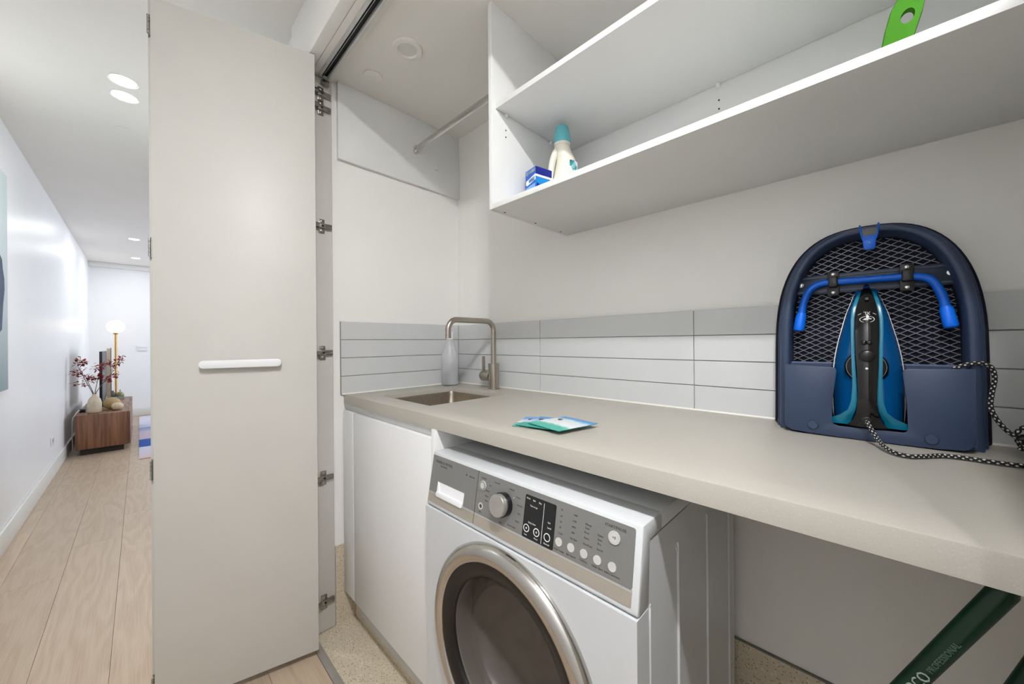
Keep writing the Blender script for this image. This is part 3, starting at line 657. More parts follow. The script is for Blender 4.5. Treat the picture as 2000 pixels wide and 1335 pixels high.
# ------------------------------------------------------------------ tabletop ironing board and iron
ta, tt = math.radians(1.5), math.radians(4)
EW = Vector((math.sin(ta), -math.cos(ta), 0)); ED0 = Vector((math.cos(ta), math.sin(ta), 0)); EZ = Vector((0, 0, 1))
EU = EZ*math.cos(tt)+ED0*math.sin(tt); ED = ED0*math.cos(tt)-EZ*math.sin(tt)
BO = Vector((1.04, 0, .9215))
B3 = lambda u, v, d: BO+EW*u+EU*v+ED*d
BM = basis(BO, EW, ED, EU)
M_NAVY = mat('navy_plastic', (47, 61, 87), .42, var=.02, bump=.03, bscale=900)
M_NAVY2 = mat('navy_metal', (50, 60, 78), .4, .2, var=.04, vscale=40)
M_FAB = mat('black_fabric', (20, 23, 32), .95, var=.2, vscale=60, bump=.3, bscale=800)
M_BLUE = mat('bright_blue', (2, 98, 214), .35, var=.02)
M_MESH = mat('mesh_grey', (116, 116, 128), .4, .5, var=.05)
ib = empty('ironing_board', BM, 'navy arched tabletop ironing board leaning on the tiled wall', 'ironing board')
def arch(W, h0, H, cx, hb=0, ex=2.6, n=40):
    pts = [(cx+W, hb), (cx+W, (hb+h0)/2), (cx+W, h0)]
    for k in range(1, n):
        a = math.pi*k/n; c, s = math.cos(a), math.sin(a)
        pts.append((cx+W*math.copysign(abs(c)**(2/ex), c), h0+H*abs(s)**(2/ex)))
    return pts+[(cx-W, h0), (cx-W, (hb+h0)/2), (cx-W, hb)]
def rim():
    bm = bmesh.new(); L = []
    for W, H, d, hb in ((.133, .250, .083, .004), (.1345, .252, .036, .004), (.1375, .255, .033, .002), (.1475, .262, .033, .001), (.1515, .265, .037, 0), (.156, .270, .062, .005), (.160, .274, .064, .005), (.163, .278, .088, .007)):
        L.append([bm.verts.new(B3(u, v, d)) for u, v in arch(W, .19, H, -.003, hb)])
    for a, b in zip(L, L[1:]):
        for k in range(len(a)-1): bm.faces.new((a[k], a[k+1], b[k+1], b[k]))
    for e in (0, -1): bm.faces.new([l[e] for l in L])
    return bm
fin('rim', rim(), M_NAVY, ib, .9)
prism('board_panel', arch(.132, .19, .249, -.003, .003), .0845, .0885, B3, M_FAB, ib)
prism('fabric_cover', arch(.169, .19, .284, -.003, .008), .0888, .103, B3, M_FAB, ib, bev=.004)
def mesh_panel():
    bm = bmesh.new(); W, h0, H = .1315, .19, .248
    def inside(u, v):
        u = abs(u+.003)
        if v < .15: return False
        if v < h0: return u < W
        return (u/W)**2.6+((v-h0)/H)**2.6 < 1
    s = .0125/.023
    for fam in (1, -1):
        k = -.2
        while k < .62:
            runs = []; cur = None
            for i in range(0, 271):
                u = -.138+i*.001; v = k+fam*s*u
                if inside(u, v):
                    if cur is None: cur = [(u, v), (u, v)]
                    cur[1] = (u, v)
                elif cur: runs.append(cur); cur = None
            if cur: runs.append(cur)
            for (u0, v0), (u1, v1) in runs:
                if u1-u0 < .004: continue
                dx, dy = u1-u0, v1-v0; l = math.hypot(dx, dy); nx, ny = -dy/l*.00065, dx/l*.00065
                aprism(bm, [(u0-nx, v0-ny), (u1-nx, v1-ny), (u1+nx, v1+ny), (u0+nx, v0+ny)], .079+.0008*fam, .0806+.0008*fam, B3)
            k += .0125
    return bm
fin('mesh_panel', mesh_panel(), M_MESH, ib)
cbq = prism('cross_bar', [(-.1265, .3205), (.1225, .3205), (.1195, .366), (-.1215, .366)], .070, .074, B3, M_NAVY2, ib, bev=.001)
for h in (.3265, .360): prism('bar_fold', [(-.125, h-.002), (.121, h-.002), (.121, h+.002), (-.125, h+.002)], .0685, .0702, B3, M_NAVY2, cbq)
for u in (-.119, .117): lathe('screw', [(.006, 0), (.006, .002), (.003, .0035), (0, .0035)], B3(u, .345, .070), M_CHROME, ib, -ED, 14)
legp = smooth_path([B3(*p) for p in ((-.121, .236, .055), (-.117, .27, .055), (-.112, .302, .055), (-.100, .331, .056), (-.079, .3435, .057), (-.048, .344, .057), (-.006, .343, .057), (.033, .3425, .057), (.067, .341, .057), (.090, .330, .056), (.103, .298, .055), (.108, .27, .055), (.113, .236, .055))], 5)
tube('folding_leg', legp, .0075, M_BLUE, ib, 14)
for a, b in (((-.1165, .275, .055), (-.1225, .232, .055)), ((.1075, .275, .055), (.1145, .232, .055))):
    d = (B3(*b)-B3(*a)); L_ = d.length
    lathe('end_cap', [(.0082, 0), (.0098, .006), (.0106, L_*.7), (.0106, L_*.9), (.009, L_*.98), (.004, L_)], B3(*a), mat('cap_blue', (4, 108, 232), .4, var=.02), ib, d, 20, sharp=1.2)
for u in (-.0595, .0565):
    bk = prism('bracket', rrect(u-.0105, u+.0105, .313, .370, .004), .060, .0685, B3, M_BLK, ib, bev=.001)
    prism('bracket_saddle', rrect(u-.0085, u+.0085, .331, .356, .004), .0465, .061, B3, M_BLK, bk, bev=.003)
    for h in (.3205, .363): lathe('screw', [(.0035, 0), (.0035, .0012), (.0015, .002), (0, .002)], B3(u, h, .060), M_CHROME, bk, -ED, 12)
# latch at the crown
lt = prism('latch', [(-.009, .405), (-.006, .4015), (.006, .4015), (.009, .405), (.0115, .432), (-.0115, .432)], .024, .031, B3, M_BLUE, ib, bev=.0015)
lathe('rivet', [(.0035, 0), (.0025, .0015), (0, .002)], B3(0, .416, .024), mat('rivet_blue', (60, 140, 235), .2, .3, var=.02), lt, -ED, 12)
for s in (-1, 1): tube('latch_wire', smooth_path([B3(*p) for p in ((s*.010, .424, .027), (s*.012, .434, .026), (s*.0135, .445, .028), (s*.0145, .458, .034), (s*.0145, .462, .05))], 4), .0016, M_BLUE, lt, 8)
prism('latch_strap', rrect(-.0125, .0125, .428, .448, .003), .0285, .0325, B3, M_BLK, ib)
# front tray with the notch for the iron
def tray_outline():
    out = [(-.143, .024), (-.140, .012), (-.132, .004), (-.10, .0012), (-.05, .0004), (0, 0), (.05, .0004), (.09, .0012), (.122, .004), (.130, .012), (.133, .024), (.135, .152), (.05, .1485), (.0455, .1465), (.0435, .141), (.0490, .080), (.0500, .034), (.0485, .027), (.044, .0245), (-.05, .0235), (-.0585, .0265), (-.0610, .033), (-.0600, .080), (-.0530, .139), (-.0545, .1455), (-.060, .1475), (-.143, .152)]
    return out
prism('iron_holder', tray_outline(), 0, .004, B3, M_NAVY, ib, bev=.0012)
for u0, u1 in ((-.1429, -.139), (.131, .1349)): prism('holder_side', [(u0, .01), (u1, .01), (u1, .1515), (u0, .1515)], .004, .034, B3, M_NAVY, ib)
prism('holder_floor', [(-.138, .006), (.13, .006), (.13, .010), (-.138, .010)], .004, .083, B3, M_NAVY, ib)
for u0, u1 in ((-.138, -.063), (.052, .1305)):
    prism('holder_ledge', [(u0, .149), (u1, .149), (u1, .1565), (u0, .1565)], .052, .079, B3, M_NAVY, ib)
    prism('ledge_lip', [(u0, .1565), (u1, .1565), (u1, .1600), (u0, .1600)], .070, .079, B3, mat('navy_sheen', (92, 108, 138), .3, var=.02), ib)
for u, h in ((-.093, .019), (.080, .017)): lathe('rubber_button', [(.0095, 0), (.0095, .002), (.008, .0035), (0, .004)], B3(u, h, .0003), M_NAVY, ib, -ED, 20)
for u in (-.158, .152): lathe('foot', [(.008, 0), (.008, .012), (.005, .016), (0, .016)], B3(u, .014, .090), M_BLK, ib, -ED, 14)

# iron
ir = empty('steam_iron', basis(B3(-.006, .02, .05), EW, ED, EU), 'teal and black steam iron standing nose up in the ironing board holder', 'iron')
CX = -.005
prof = [(.334, .001), (.324, .0145), (.312, .0205), (.295, .0255), (.275, .0325), (.255, .0375), (.230, .0430), (.205, .0485), (.175, .0535), (.145, .0565), (.11, .0580), (.075, .0580), (.045, .0565), (.026, .0540)]
def hw(h):
    for (h1, w1), (h0, w0) in zip(prof, prof[1:]):
        if h0 <= h <= h1: return w0+(w1-w0)*(h-h0)/(h1-h0)
    return prof[-1][1]
def teardrop(s, h_lo=.026, h_hi=.334, k=1.0, n=26):
    hs = [h_hi-(h_hi-h_lo)*(i/n)**1.5 for i in range(n+1)]
    R_ = [(CX+hw(h)*s, h) for h in hs]; L_ = [(CX-hw(h)*s, h) for h in reversed(hs)]
    return R_+L_[:-1] if hw(h_hi)*s < 1e-6 else R_+L_
M_TEAL = mat('iron_teal', (12, 120, 150), .25, var=.02, coat=.3)
M_IBLUE = mat('iron_blue', (6, 84, 146), .14, var=.03, vscale=10, coat=.6)
prism('soleplate', teardrop(1.0), .0705, .0765, B3, mat('sole_steel', (190, 190, 190), .25, 1, var=.02), ir)
def iron_shell():
    bm = bmesh.new(); rings = []
    for s, d, hh, hl in ((.965, .0702, .324, .0275), (.955, .060, .322, .0275), (.90, .050, .317, .028), (.72, .035, .306, .029), (.50, .022, .296, .030), (.34, .016, .288, .031)):
        rings.append([bm.verts.new(B3(u, v, d)) for u, v in teardrop(s, hl, hh)])
    for a, b in zip(rings, rings[1:]):
        for k in range(len(a)): bm.faces.new((a[k], a[(k+1) % len(a)], b[(k+1) % len(b)], b[k]))
    bm.faces.new(rings[0]); bm.faces.new(rings[-1]); return bm
fin('water_tank', iron_shell(), M_IBLUE, ir, 1.0)
# ribbon-shaped lofts: list of (h, centre, half width, front d, back d)
def ribbon(name, rows, m, parent, cx=lambda h: CX-.001, crown=.006):
    bm = bmesh.new(); rings = []
    for h, c, hw_, df, db in rows:
        q = []
        for k in range(9):
            t = -1+2*k/8; q.append(bm.verts.new(B3(c+hw_*t, h, df+crown*(hw_/.02)*t*t)))
        for k in range(5):
            t = 1-2*k/4; q.append(bm.verts.new(B3(c+hw_*t*.9, h, db)))
        rings.append(q)
    for a, b in zip(rings, rings[1:]):
        for k in range(len(a)): bm.faces.new((a[k], a[(k+1) % len(a)], b[(k+1) % len(b)], b[k]))
    bm.faces.new(rings[0]); bm.faces.new(rings[-1])
    return fin(name, bm, m, parent, 1.0)
HC = -.0065
hd_ = ribbon('handle', [(.331, -.005, .003, .050, .066), (.318, -.005, .0065, .030, .055), (.300, -.0055, .0105, .012, .04), (.283, -.006, .0140, .000, .03), (.262, -.006, .0170, -.011, .02), (.240, -.006, .0180, -.018, .010), (.215, -.006, .0178, -.022, .004), (.188, HC, .0170, -.024, .0), (.160, HC, .0160, -.026, -.004), (.130, HC, .0148, -.028, -.006), (.100, HC, .0142, -.028, -.004), (.075, -.007, .0145, -.026, .004), (.055, -.007, .0165, -.022, .014), (.040, -.007, .0215, -.016, .022), (.030, -.007, .0295, -.010, .026), (.026, -.007, .033, -.006, .028)], M_BLKG, ir)
for s in (-1, 1):
    rows = [(.312, -.005+s*.009, .0025, .034, .05), (.295, -.0055+s*.0145, .0030, .019, .04), (.275, -.006+s*.0190, .0032, .010, .034), (.25, -.006+s*.0215, .0030, .004, .03), (.22, -.006+s*.0215, .0029, .000, .026), (.188, HC+s*.0208, .0029, -.003, .022), (.15, HC+s*.0200, .0030, -.006, .018), (.11, HC+s*.0185, .0034, -.008, .018), (.08, -.007+s*.0190, .0046, -.006, .02), (.06, -.007+s*.0230, .0058, -.002, .024), (.048, -.007+s*.0310, .0100, .004, .028), (.040, -.006+s*.0400, .0160, .010, .032), (.028, -.006+s*.0420, .0150, .013, .034)]
    ribbon('side_flank', rows, M_TEAL, ir, crown=.002)
lathe('temperature_dial', [(.034, 0), (.034, .008), (.031, .012), (0, .0125)], B3(-.0075, .150, .024), M_BLK, ir, -ED, 36, sharp=1.0)
bm = bmesh.new(); aring(bm, -.0075, .150, .0300, .0308, .0112, .0124, B3, 32); fin('dial_ring', bm, mat('dial_ring_grey', (120, 122, 126), .3, .6, var=.05), ir)
lathe('steam_button', [(.0122, 0), (.0122, .004), (.0095, .0062), (0, .0062)], B3(-.0068, .172, -.0225), M_BLK, ir, -ED, 28, sharp=1.0)
lathe('indicator_lamp', [(.0024, 0), (.0018, .0012), (0, .0016)], B3(-.0072, .1465, -.0268), mat('lamp_white', (230, 230, 228), .2, var=.01), ir, -ED, 14)
for u in (-.0105, -.0025): lathe('spray_button', [(.0048, 0), (.0048, .003), (.003, .0045), (0, .0045)], B3(u-.0, .199, -.0225), M_BLKG, ir, -ED, 18, sharp=1.0)
lathe('spray_nozzle', [(.0035, 0), (.0030, .004), (0, .0042)], B3(-.0055, .292, .0045), M_BLKG, ir, -ED, 14)
M_PR = mat('iron_print', (214, 214, 212), .4, var=.01)
bm = bmesh.new(); aring(bm, -.0058, .247, .0102, .0112, -.0172, -.0166, B3, 30, asp=.58); fin('badge_ring', bm, M_PR, ir)
prism('badge_mark', [(-.0128, .2455), (-.0095, .2490), (-.0055, .2505), (-.0018, .2492), (.0015, .2480), (-.0005, .2468), (-.0035, .2472), (-.0048, .2440), (-.0062, .2462), (-.0085, .2450), (-.0100, .2462)], -.0180, -.0172, B3, M_PR, ir)
text('lettering', 'XL', .0085, basis(B3(-.0058, .2605, -.0128), -EW, -EU, -ED), M_PR, ir, .0002)
for s in (-1, 1): prism('badge_dash', [(-.0058+s*.0085, .2605), (-.0058+s*.0135, .2575), (-.0058+s*.0135, .2568), (-.0058+s*.0085, .2597)], -.0122, -.0112, B3, M_PR, ir)
lathe('cord_socket', [(.0085, 0), (.0085, .004), (.006, .006), (.0055, .006)], B3(-.0075, .042, -.014), M_BLK, ir, -ED, 20)
cord1 = [B3(-.0075, .042, -.012), B3(-.0065, .038, -.022), B3(-.002, .028, -.034), Vector((.992, -.008, .936)), Vector((.962, -.018, .9285)), Vector((.941, -.031, .9255)), Vector((.936, -.046, .925)), Vector((.950, -.062, .925)), Vector((.977, -.086, .925)), Vector((.985, -.110, .925)), Vector((.982, -.140, .925)), Vector((.985, -.170, .925)), Vector((1.005, -.196, .925)), Vector((1.04, -.208, .926)), Vector((1.066, -.200, .932))]
tube('power_cord', smooth_path(cord1, 8), .0036, M_BRAID, ir, 10, uvlen=.009)
cord2 = [B3(.102, .142, .020), B3(.112, .152, .022), B3(.126, .160, .026), B3(.144, .164, .03), B3(.157, .157, .034), B3(.161, .137, .036), B3(.157, .109, .034), B3(.155, .085, .032), B3(.160, .066, .03), B3(.171, .046, .03), B3(.185, .032, .03), B3(.196, .018, .025), B3(.205, .012, .01), B3(.200, .010, -.01)]
tube('power_cord', smooth_path(cord2, 8), .0036, M_BRAID, ir, 10, uvlen=.009)
loop = [B3(.186, .014, .034), B3(.196, .030, .026), B3(.212, .032, .03), B3(.216, .016, .04), B3(.203, .009, .046), B3(.188, .020, .04), B3(.182, .042, .03), B3(.196, .056, .034), B3(.214, .048, .04)]
tube('power_cord', smooth_path(loop, 8), .0036, M_BRAID, ir, 10, uvlen=.009)
lathe('cable_tie', [(.0062, -.006), (.0075, 0), (.0062, .006)], B3(.190, .034, .031), M_BLK, ir, EU*.6+EW, 14)

# ------------------------------------------------------------------ things on the shelf
SZ = 1.5603
db = empty('detergent_bottle', (.985, .728, SZ), 'cream laundry detergent bottle with teal cap on the lower shelf', 'bottle')
M_CREAM = mat('cream_plastic', (226, 221, 205), .35, var=.006)
JA = math.radians(-38); JU = Vector((math.cos(JA), math.sin(JA), 0)); JV = Vector((-math.sin(JA), math.cos(JA), 0)); JO = Vector((.985, .728, SZ+.0004))
# body leaves room for the loop handle on the near-left side
def jug_body():
    bm = bmesh.new(); n = 32; rings = []
    rows = [(0, -.046, .046, .028), (.004, -.049, .049, .031), (.035, -.050, .050, .032), (.06, -.046, .0505, .032), (.085, -.038, .0505, .032), (.115, -.029, .050, .0315), (.145, -.022, .048, .031), (.168, -.018, .0445, .029), (.185, -.019, .037, .0275), (.200, -.021, .029, .026), (.212, -.0245, .0245, .0245), (.226, -.0245, .0245, .0245)]
    for z, u0, u1, b in rows:
        c, a = (u0+u1)/2, (u1-u0)/2
        rings.append([bm.verts.new(JO+JU*(c+a*math.cos(t))+JV*(b*math.sin(t))+Vector((0, 0, z))) for t in [2*math.pi*k/n for k in range(n)]])
    for p, q in zip(rings, rings[1:]):
        for k in range(n): bm.faces.new((p[k], p[(k+1) % n], q[(k+1) % n], q[k]))
    bm.faces.new(rings[0]); bm.faces.new(rings[-1]); return bm
fin('bottle_body', jug_body(), M_CREAM, db, 1.2)
hpts = [JO+JU*u+Vector((0, 0, z)) for u, z in ((-.036, .020), (-.040, .05), (-.0405, .085), (-.039, .12), (-.035, .15), (-.028, .178), (-.018, .198), (-.004, .206))]
tube('grip_handle', smooth_path(hpts, 5), lambda t: .0105+.003*abs(t-.5), M_CREAM, db, 14)
lathe('cap', [(.0275, .222), (.0285, .226), (.0275, .240), (.0225, .272), (.0205, .277), (0, .278)], JO, mat('cap_teal', (98, 178, 186), .4, var=.01), db, n=36)
lathe('collar', [(.0262, .214), (.0275, .2215)], JO, M_CREAM, db)
def jug_label():
    bm = bmesh.new(); n = 10; rows = []
    for z in (.06, .10, .13, .158):
        rows.append([bm.verts.new(JO+JU*(.001+.0512*math.cos(t))+JV*(.0330*math.sin(t))+Vector((0, 0, z))) for t in [math.radians(-72+62*k/n) for k in range(n+1)]])
    for p, q in zip(rows, rows[1:]):
        for k in range(n): bm.faces.new((p[k], p[k+1], q[k+1], q[k]))
    return bm
def label_mat():
    m, nt, p = nodes('label_print'); tc = nt.nodes.new('ShaderNodeTexCoord'); v = nt.nodes.new('ShaderNodeTexVoronoi'); v.inputs['Scale'].default_value = 55; nt.links.new(tc.outputs['Object'], v.inputs['Vector'])
    sp_ = nt.nodes.new('ShaderNodeSeparateColor'); nt.links.new(v.outputs['Color'], sp_.inputs[0])
    c = ramp(nt, sp_.outputs[0], [(.0, (40, 150, 165)), (.18, (40, 150, 165)), (.2, (236, 238, 236)), (.72, (238, 240, 238)), (.74, (120, 190, 200)), (.88, (225, 232, 215)), (.93, (70, 90, 95))])
    nt.links.new(c, p.inputs['Base Color']); p.inputs['Roughness'].default_value = .35; return m
fin('label_sticker', jug_label(), label_mat(), db, 1.5)

M_BOXB = mat('box_blue', (28, 88, 190), .45, var=.05, vscale=30); M_BOXN = mat('box_navy', (18, 30, 130), .45, var=.05); M_BOXL = mat('box_light', (120, 170, 230), .45, var=.06, vscale=40); M_BOXW = mat('box_white', (236, 238, 242), .45, var=.01)
ba = math.radians(12); bxo = Vector((.884, .7575, SZ+.0004)); bu = Vector((math.sin(-ba)*-1, math.cos(ba), 0)); bv = Vector((math.cos(ba), -math.sin(ba), 0))
bx = empty('powder_box', bxo, 'small blue and white carton standing beside the detergent bottle', 'box')
BX3 = lambda u, v, d: bxo+bu*u+bv*v+Vector((0, 0, d))
prism('carton', [(0, 0), (.055, 0), (.055, .075), (0, .075)], 0, .128, BX3, M_BOXB, bx, bev=.0006)
fr = lambda a, b, d: bxo+bu*a-bv*d+Vector((0, 0, b))      # face toward the hall (-x)
sd = lambda a, b, d: bxo+bv*a-bu*d+Vector((0, 0, b))      # face toward -y
for pts, m in (([(0, .112), (.055, .112), (.055, .124), (0, .124)], mat('box_grey', (110, 130, 150), .4, var=.2, vscale=60)), ([(.0, .085), (.046, .078), (.052, .084), (.050, .094), (0, .104)], M_BOXW), ([(.004, .084), (.036, .084), (.036, .094), (.004, .099)], mat('box_cyan', (20, 130, 205), .45, var=.03)), ([(.002, .04), (.052, .04), (.052, .072), (.002, .076)], M_BOXL), ([(.004, .006), (.050, .006), (.050, .034), (.004, .034)], M_BOXW)):
    prism('printed_panel', pts, .0002, .0006, fr, m, bx)
for pts, m in (([(0, .104), (.075, .104), (.075, .127), (0, .127)], M_BOXN), ([(0, .096), (.075, .096), (.075, .103), (0, .103)], M_BOXW), ([(.0, .07), (.075, .07), (.075, .094), (0, .094)], MATS['box_cyan']), ([(.004, .02), (.045, .02), (.035, .068), (.004, .076)], M_BOXN), ([(.045, .004), (.075, .004), (.075, .066), (.055, .066)], M_BOXW)):
    prism('printed_panel', pts, .0002, .0006, sd, m, bx)

dpn = empty('dustpan', (.95, -.04, SZ), 'bright green plastic dustpan with upright handle and hanging hole on the shelf', 'dustpan')
M_GRN = mat('lime_plastic', (62, 132, 8), .6, 0, .2, var=.02, vscale=10)
gz = Vector((.02, -.20, .98)).normalized(); gw = Vector((.10, -.97, -.2)); gw = (gw-gz*gw.dot(gz)).normalized(); gn = gw.cross(gz)
go = Vector((.935, -.030, 1.618)); G3 = lambda u, v, d: go+gw*u+gz*v+gn*d
def dustpan_handle():
    bm = bmesh.new(); n = 24
    prof_ = [(-.018, -.03), (.016, -.03), (.0175, .0), (.0195, .04), (.0215, .075), (.0205, .098), (.012, .112), (-.004, .113), (-.015, .104), (-.020, .085), (-.021, .05), (-.019, .01)]
    # ring between outline and hole
    hc = (.004, .070); hr = (.0085, .0125); N = 36
    def outl(a):
        best = None; dx, dy = math.cos(a), math.sin(a)
        for i in range(len(prof_)):
            (x0, y0), (x1, y1) = prof_[i], prof_[(i+1) % len(prof_)]
            ex, ey = x1-x0, y1-y0; den = dx*ey-dy*ex
            if abs(den) < 1e-12: continue
            t = ((x0-hc[0])*ey-(y0-hc[1])*ex)/den; s = ((x0-hc[0])*dy-(y0-hc[1])*dx)/den
            if t > 0 and -1e-6 <= s <= 1+1e-6: best = max(best or 0, t)
        return hc[0]+dx*best, hc[1]+dy*best
    V = []
    for d, sc in ((-.006, .94), (.0, 1.0), (.006, .94)):
        o_ = []; i_ = []
        for k in range(N):
            a = 2*math.pi*k/N; x, y = outl(a)
            o_.append(bm.verts.new(G3(hc[0]+(x-hc[0])*sc, hc[1]+(y-hc[1])*sc, d))); i_.append(bm.verts.new(G3(hc[0]+hr[0]*math.cos(a), hc[1]+hr[1]*math.sin(a), d)))
        V.append((o_, i_))
    for k in range(N):
        j = (k+1) % N
        for q in (0, 2): bm.faces.new((V[q][0][k], V[q][0][j], V[q][1][j], V[q][1][k]))
        for q in (0, 1):
            bm.faces.new((V[q][0][k], V[q][0][j], V[q+1][0][j], V[q+1][0][k])); bm.faces.new((V[q][1][k], V[q][1][j], V[q+1][1][j], V[q+1][1][k]))
    return bm
fin('handle', dustpan_handle(), M_GRN, dpn, .9)
bm = bmesh.new(); abox(bm, .875, 1.06, -.10, .06, SZ+.0004, SZ+.004)
for b in ((.875, .879, -.10, .06, SZ+.003, SZ+.03), (.879, 1.04, -.10, -.096, SZ+.003, SZ+.028), (.879, 1.04, .056, .06, SZ+.003, SZ+.028)): abox(bm, *b)
fin('pan', bm, M_GRN, dpn)
tube('neck', smooth_path([(.878, -.02, SZ+.02), (.905, -.022, SZ+.028), G3(-.001, -.035, 0), G3(-.001, -.015, 0)], 5), lambda t: .011+.003*t, M_GRN, dpn, 12)

# ------------------------------------------------------------------ green poles under the worktop
M_POLE = mat('pole_green', (6, 46, 28), .3, var=.05, vscale=20)
M_PTXT = mat('pole_print', (160, 172, 164), .5, var=.02)
def pole(a, b, rad, label, txt=False, extra=0):
    a, b = Vector(a), Vector(b); d = (b-a).normalized()
    root = empty('broom_handle', a, label, 'broom handle')
    L_ = (b-a).length
    bm = bmesh.new(); alathe(bm, [(rad*.8, 0), (rad, .004), (rad, L_-.01), (rad*.7, L_-.002), (0, L_)], a, d, 28); fin('shaft', bm, M_POLE, root, .8)
    lathe('sleeve', [(rad*1.12, .0), (rad*1.12, .09), (rad*1.01, .10)], a-d*.001, M_BLK, root, d, 24)
    if txt:
        view = (Vector((0, 0, CAMH))-(a+b)/2); nrm = (view-d*view.dot(d)).normalized(); nrm = (nrm-nrm.cross(d)*.38).normalized(); up = nrm.cross(d)
        for s, t, size in txt:
            p = a+d*t+nrm*(rad+.0002); text('lettering', s, size, basis(p, d, up, nrm), M_PTXT if size > .012 else mat('pole_print_faint', (92, 120, 106), .5, var=.02), root, .0004)
    return root
pA = Vector((.63, -.0968, .864)); pB = Vector((.67, -.0315, .699)); dd = (pA-pB).normalized()
lowA = pB-dd*((pB.z-.02)/dd.z)
pole(lowA, pA+dd*.012, .0107, 'dark green printed broom handle leaning under the right end of the worktop', [('SABCO', (pB-lowA).length+.012, .016), ('PROFESSIONAL', (pB-lowA).length+.072, .0085)])
qA = Vector((.80, -.197, .855)); qB = Vector((.80, -.133, .668)); dq = (qA-qB).normalized(); lowB = qB-dq*((qB.z-.02)/dq.z)
pole(lowB, qA, .0107, 'second dark green handle cut off by the lower right corner')

# ------------------------------------------------------------------ hallway and living room things
pt = empty('wall_picture', (XL, 3.0, .885), 'large pale canvas with dark blue shape at the left edge', 'picture')
def art():
    m, nt, p = nodes('canvas_paint'); tc = nt.nodes.new('ShaderNodeTexCoord'); sx = nt.nodes.new('ShaderNodeSeparateXYZ'); nt.links.new(tc.outputs['Object'], sx.inputs[0])
    c = ramp(nt, sx.outputs[2], [(.0, (150, 172, 180)), (.35, (196, 210, 214)), (1.0, (212, 226, 224))]); p.inputs['Roughness'].default_value = .6
    mr = nt.nodes.new('ShaderNodeMapRange'); mr.inputs[1].default_value = .885; mr.inputs[2].default_value = 2.09; nt.links.new(sx.outputs[2], mr.inputs[0])
    for l in list(nt.links):
        if l.to_node.type == 'VALTORGB': nt.links.remove(l); nt.links.new(mr.outputs[0], [n_ for n_ in nt.nodes if n_.type == 'VALTORGB'][0].inputs[0])
    nt.links.new(c, p.inputs['Base Color']); return m
box('canvas', (XL+.0005, XL+.012, 2.35, 3.49, .885, 2.09), art(), pt, .001)
prism('painted_shape', [(2.5, 1.2), (3.1, 1.12), (3.36, 1.22), (3.385, 1.35), (3.42, 1.44), (3.415, 1.50), (3.385, 1.55), (3.37, 1.60), (3.2, 1.68), (2.9, 1.72), (2.6, 1.6)], 0, .0006, lambda u, v, d: (XL+.0122+d, u, v), mat('paint_navy', (60, 74, 104), .6, var=.15, vscale=15), pt)
op = empty('wall_outlet', (XL, 5.03, .31), 'white power outlet low on the left hallway wall', 'outlet')
box('plate', (XL+.0003, XL+.008, 4.965, 5.085, .275, .35), M_PLWH, op, .003)
for y in (5.0, 5.05): box('socket', (XL+.008, XL+.0095, y-.012, y+.012, .300, .330), mat('socket_grey', (180, 182, 184), .4, var=.02), op)
sw = empty('wall_switch', (.025, YEND, 1.075), 'white wall plate with two ridges on the end wall', 'wall plate')
box('plate', (-.033, .083, YEND-.012, YEND-.0003, 1.035, 1.118), M_PLWH, sw, .003)
for z in (1.05, 1.095): box('ridge', (-.028, .078, YEND-.017, YEND-.012, z-.008, z+.008), M_TRIM, sw, .003)

# media unit
UX0, UX1, UY0, UY1 = -.466, -.078, 5.76, 7.42
mu = empty('media_unit', (-.27, 6.6, 0), 'low walnut media unit against the left wall', 'cabinet')
bm = bmesh.new(); abox(bm, UX0, UX1-.018, UY0, UY1, .062, .415, .002); fin('carcass', bm, M_WALNUT, mu, .6)
box('recessed_base', (UX0+.03, UX1-.05, UY0+.04, UY1-.04, .0008, .0615), mat('base_dark', (38, 30, 26), .6, var=.1), mu)
for k in range(3):
    y0 = UY0+.004+k*(UY1-UY0-.004)/3; box('door_front', (UX1-.0175, UX1, y0, y0+(UY1-UY0-.004)/3-.004, .064, .413), M_WALNUT, mu, .0015)
UT = .4155
vz = empty('vase', (-.343, 5.93, UT), 'cream ceramic bottle vase holding red branches', 'vase')
lathe('vase_body', [(0, 0), (.048, 0), (.052, .006), (.053, .06), (.051, .11), (.045, .14), (.032, .160), (.019, .172), (.017, .185), (.020, .196), (.016, .196), (.013, .175), (0, .165)], (-.343, 5.93, UT), mat('vase_cream', (216, 203, 180), .55, var=.03, vscale=30), vz, n=36, caps=(False, False), sharp=1.2)
for k in range(7): lathe('rib', [(.052, -.0025), (.0545, 0), (.052, .0025)], (-.343, 5.93, UT+.02+k*.014), MATS['vase_cream'], vz, n=36, caps=(False, False))
M_STEM = mat('stem_brown', (112, 92, 82), .7, var=.1); M_LEAF = mat('leaf_red', (134, 30, 30), .5, var=.25, vscale=30)
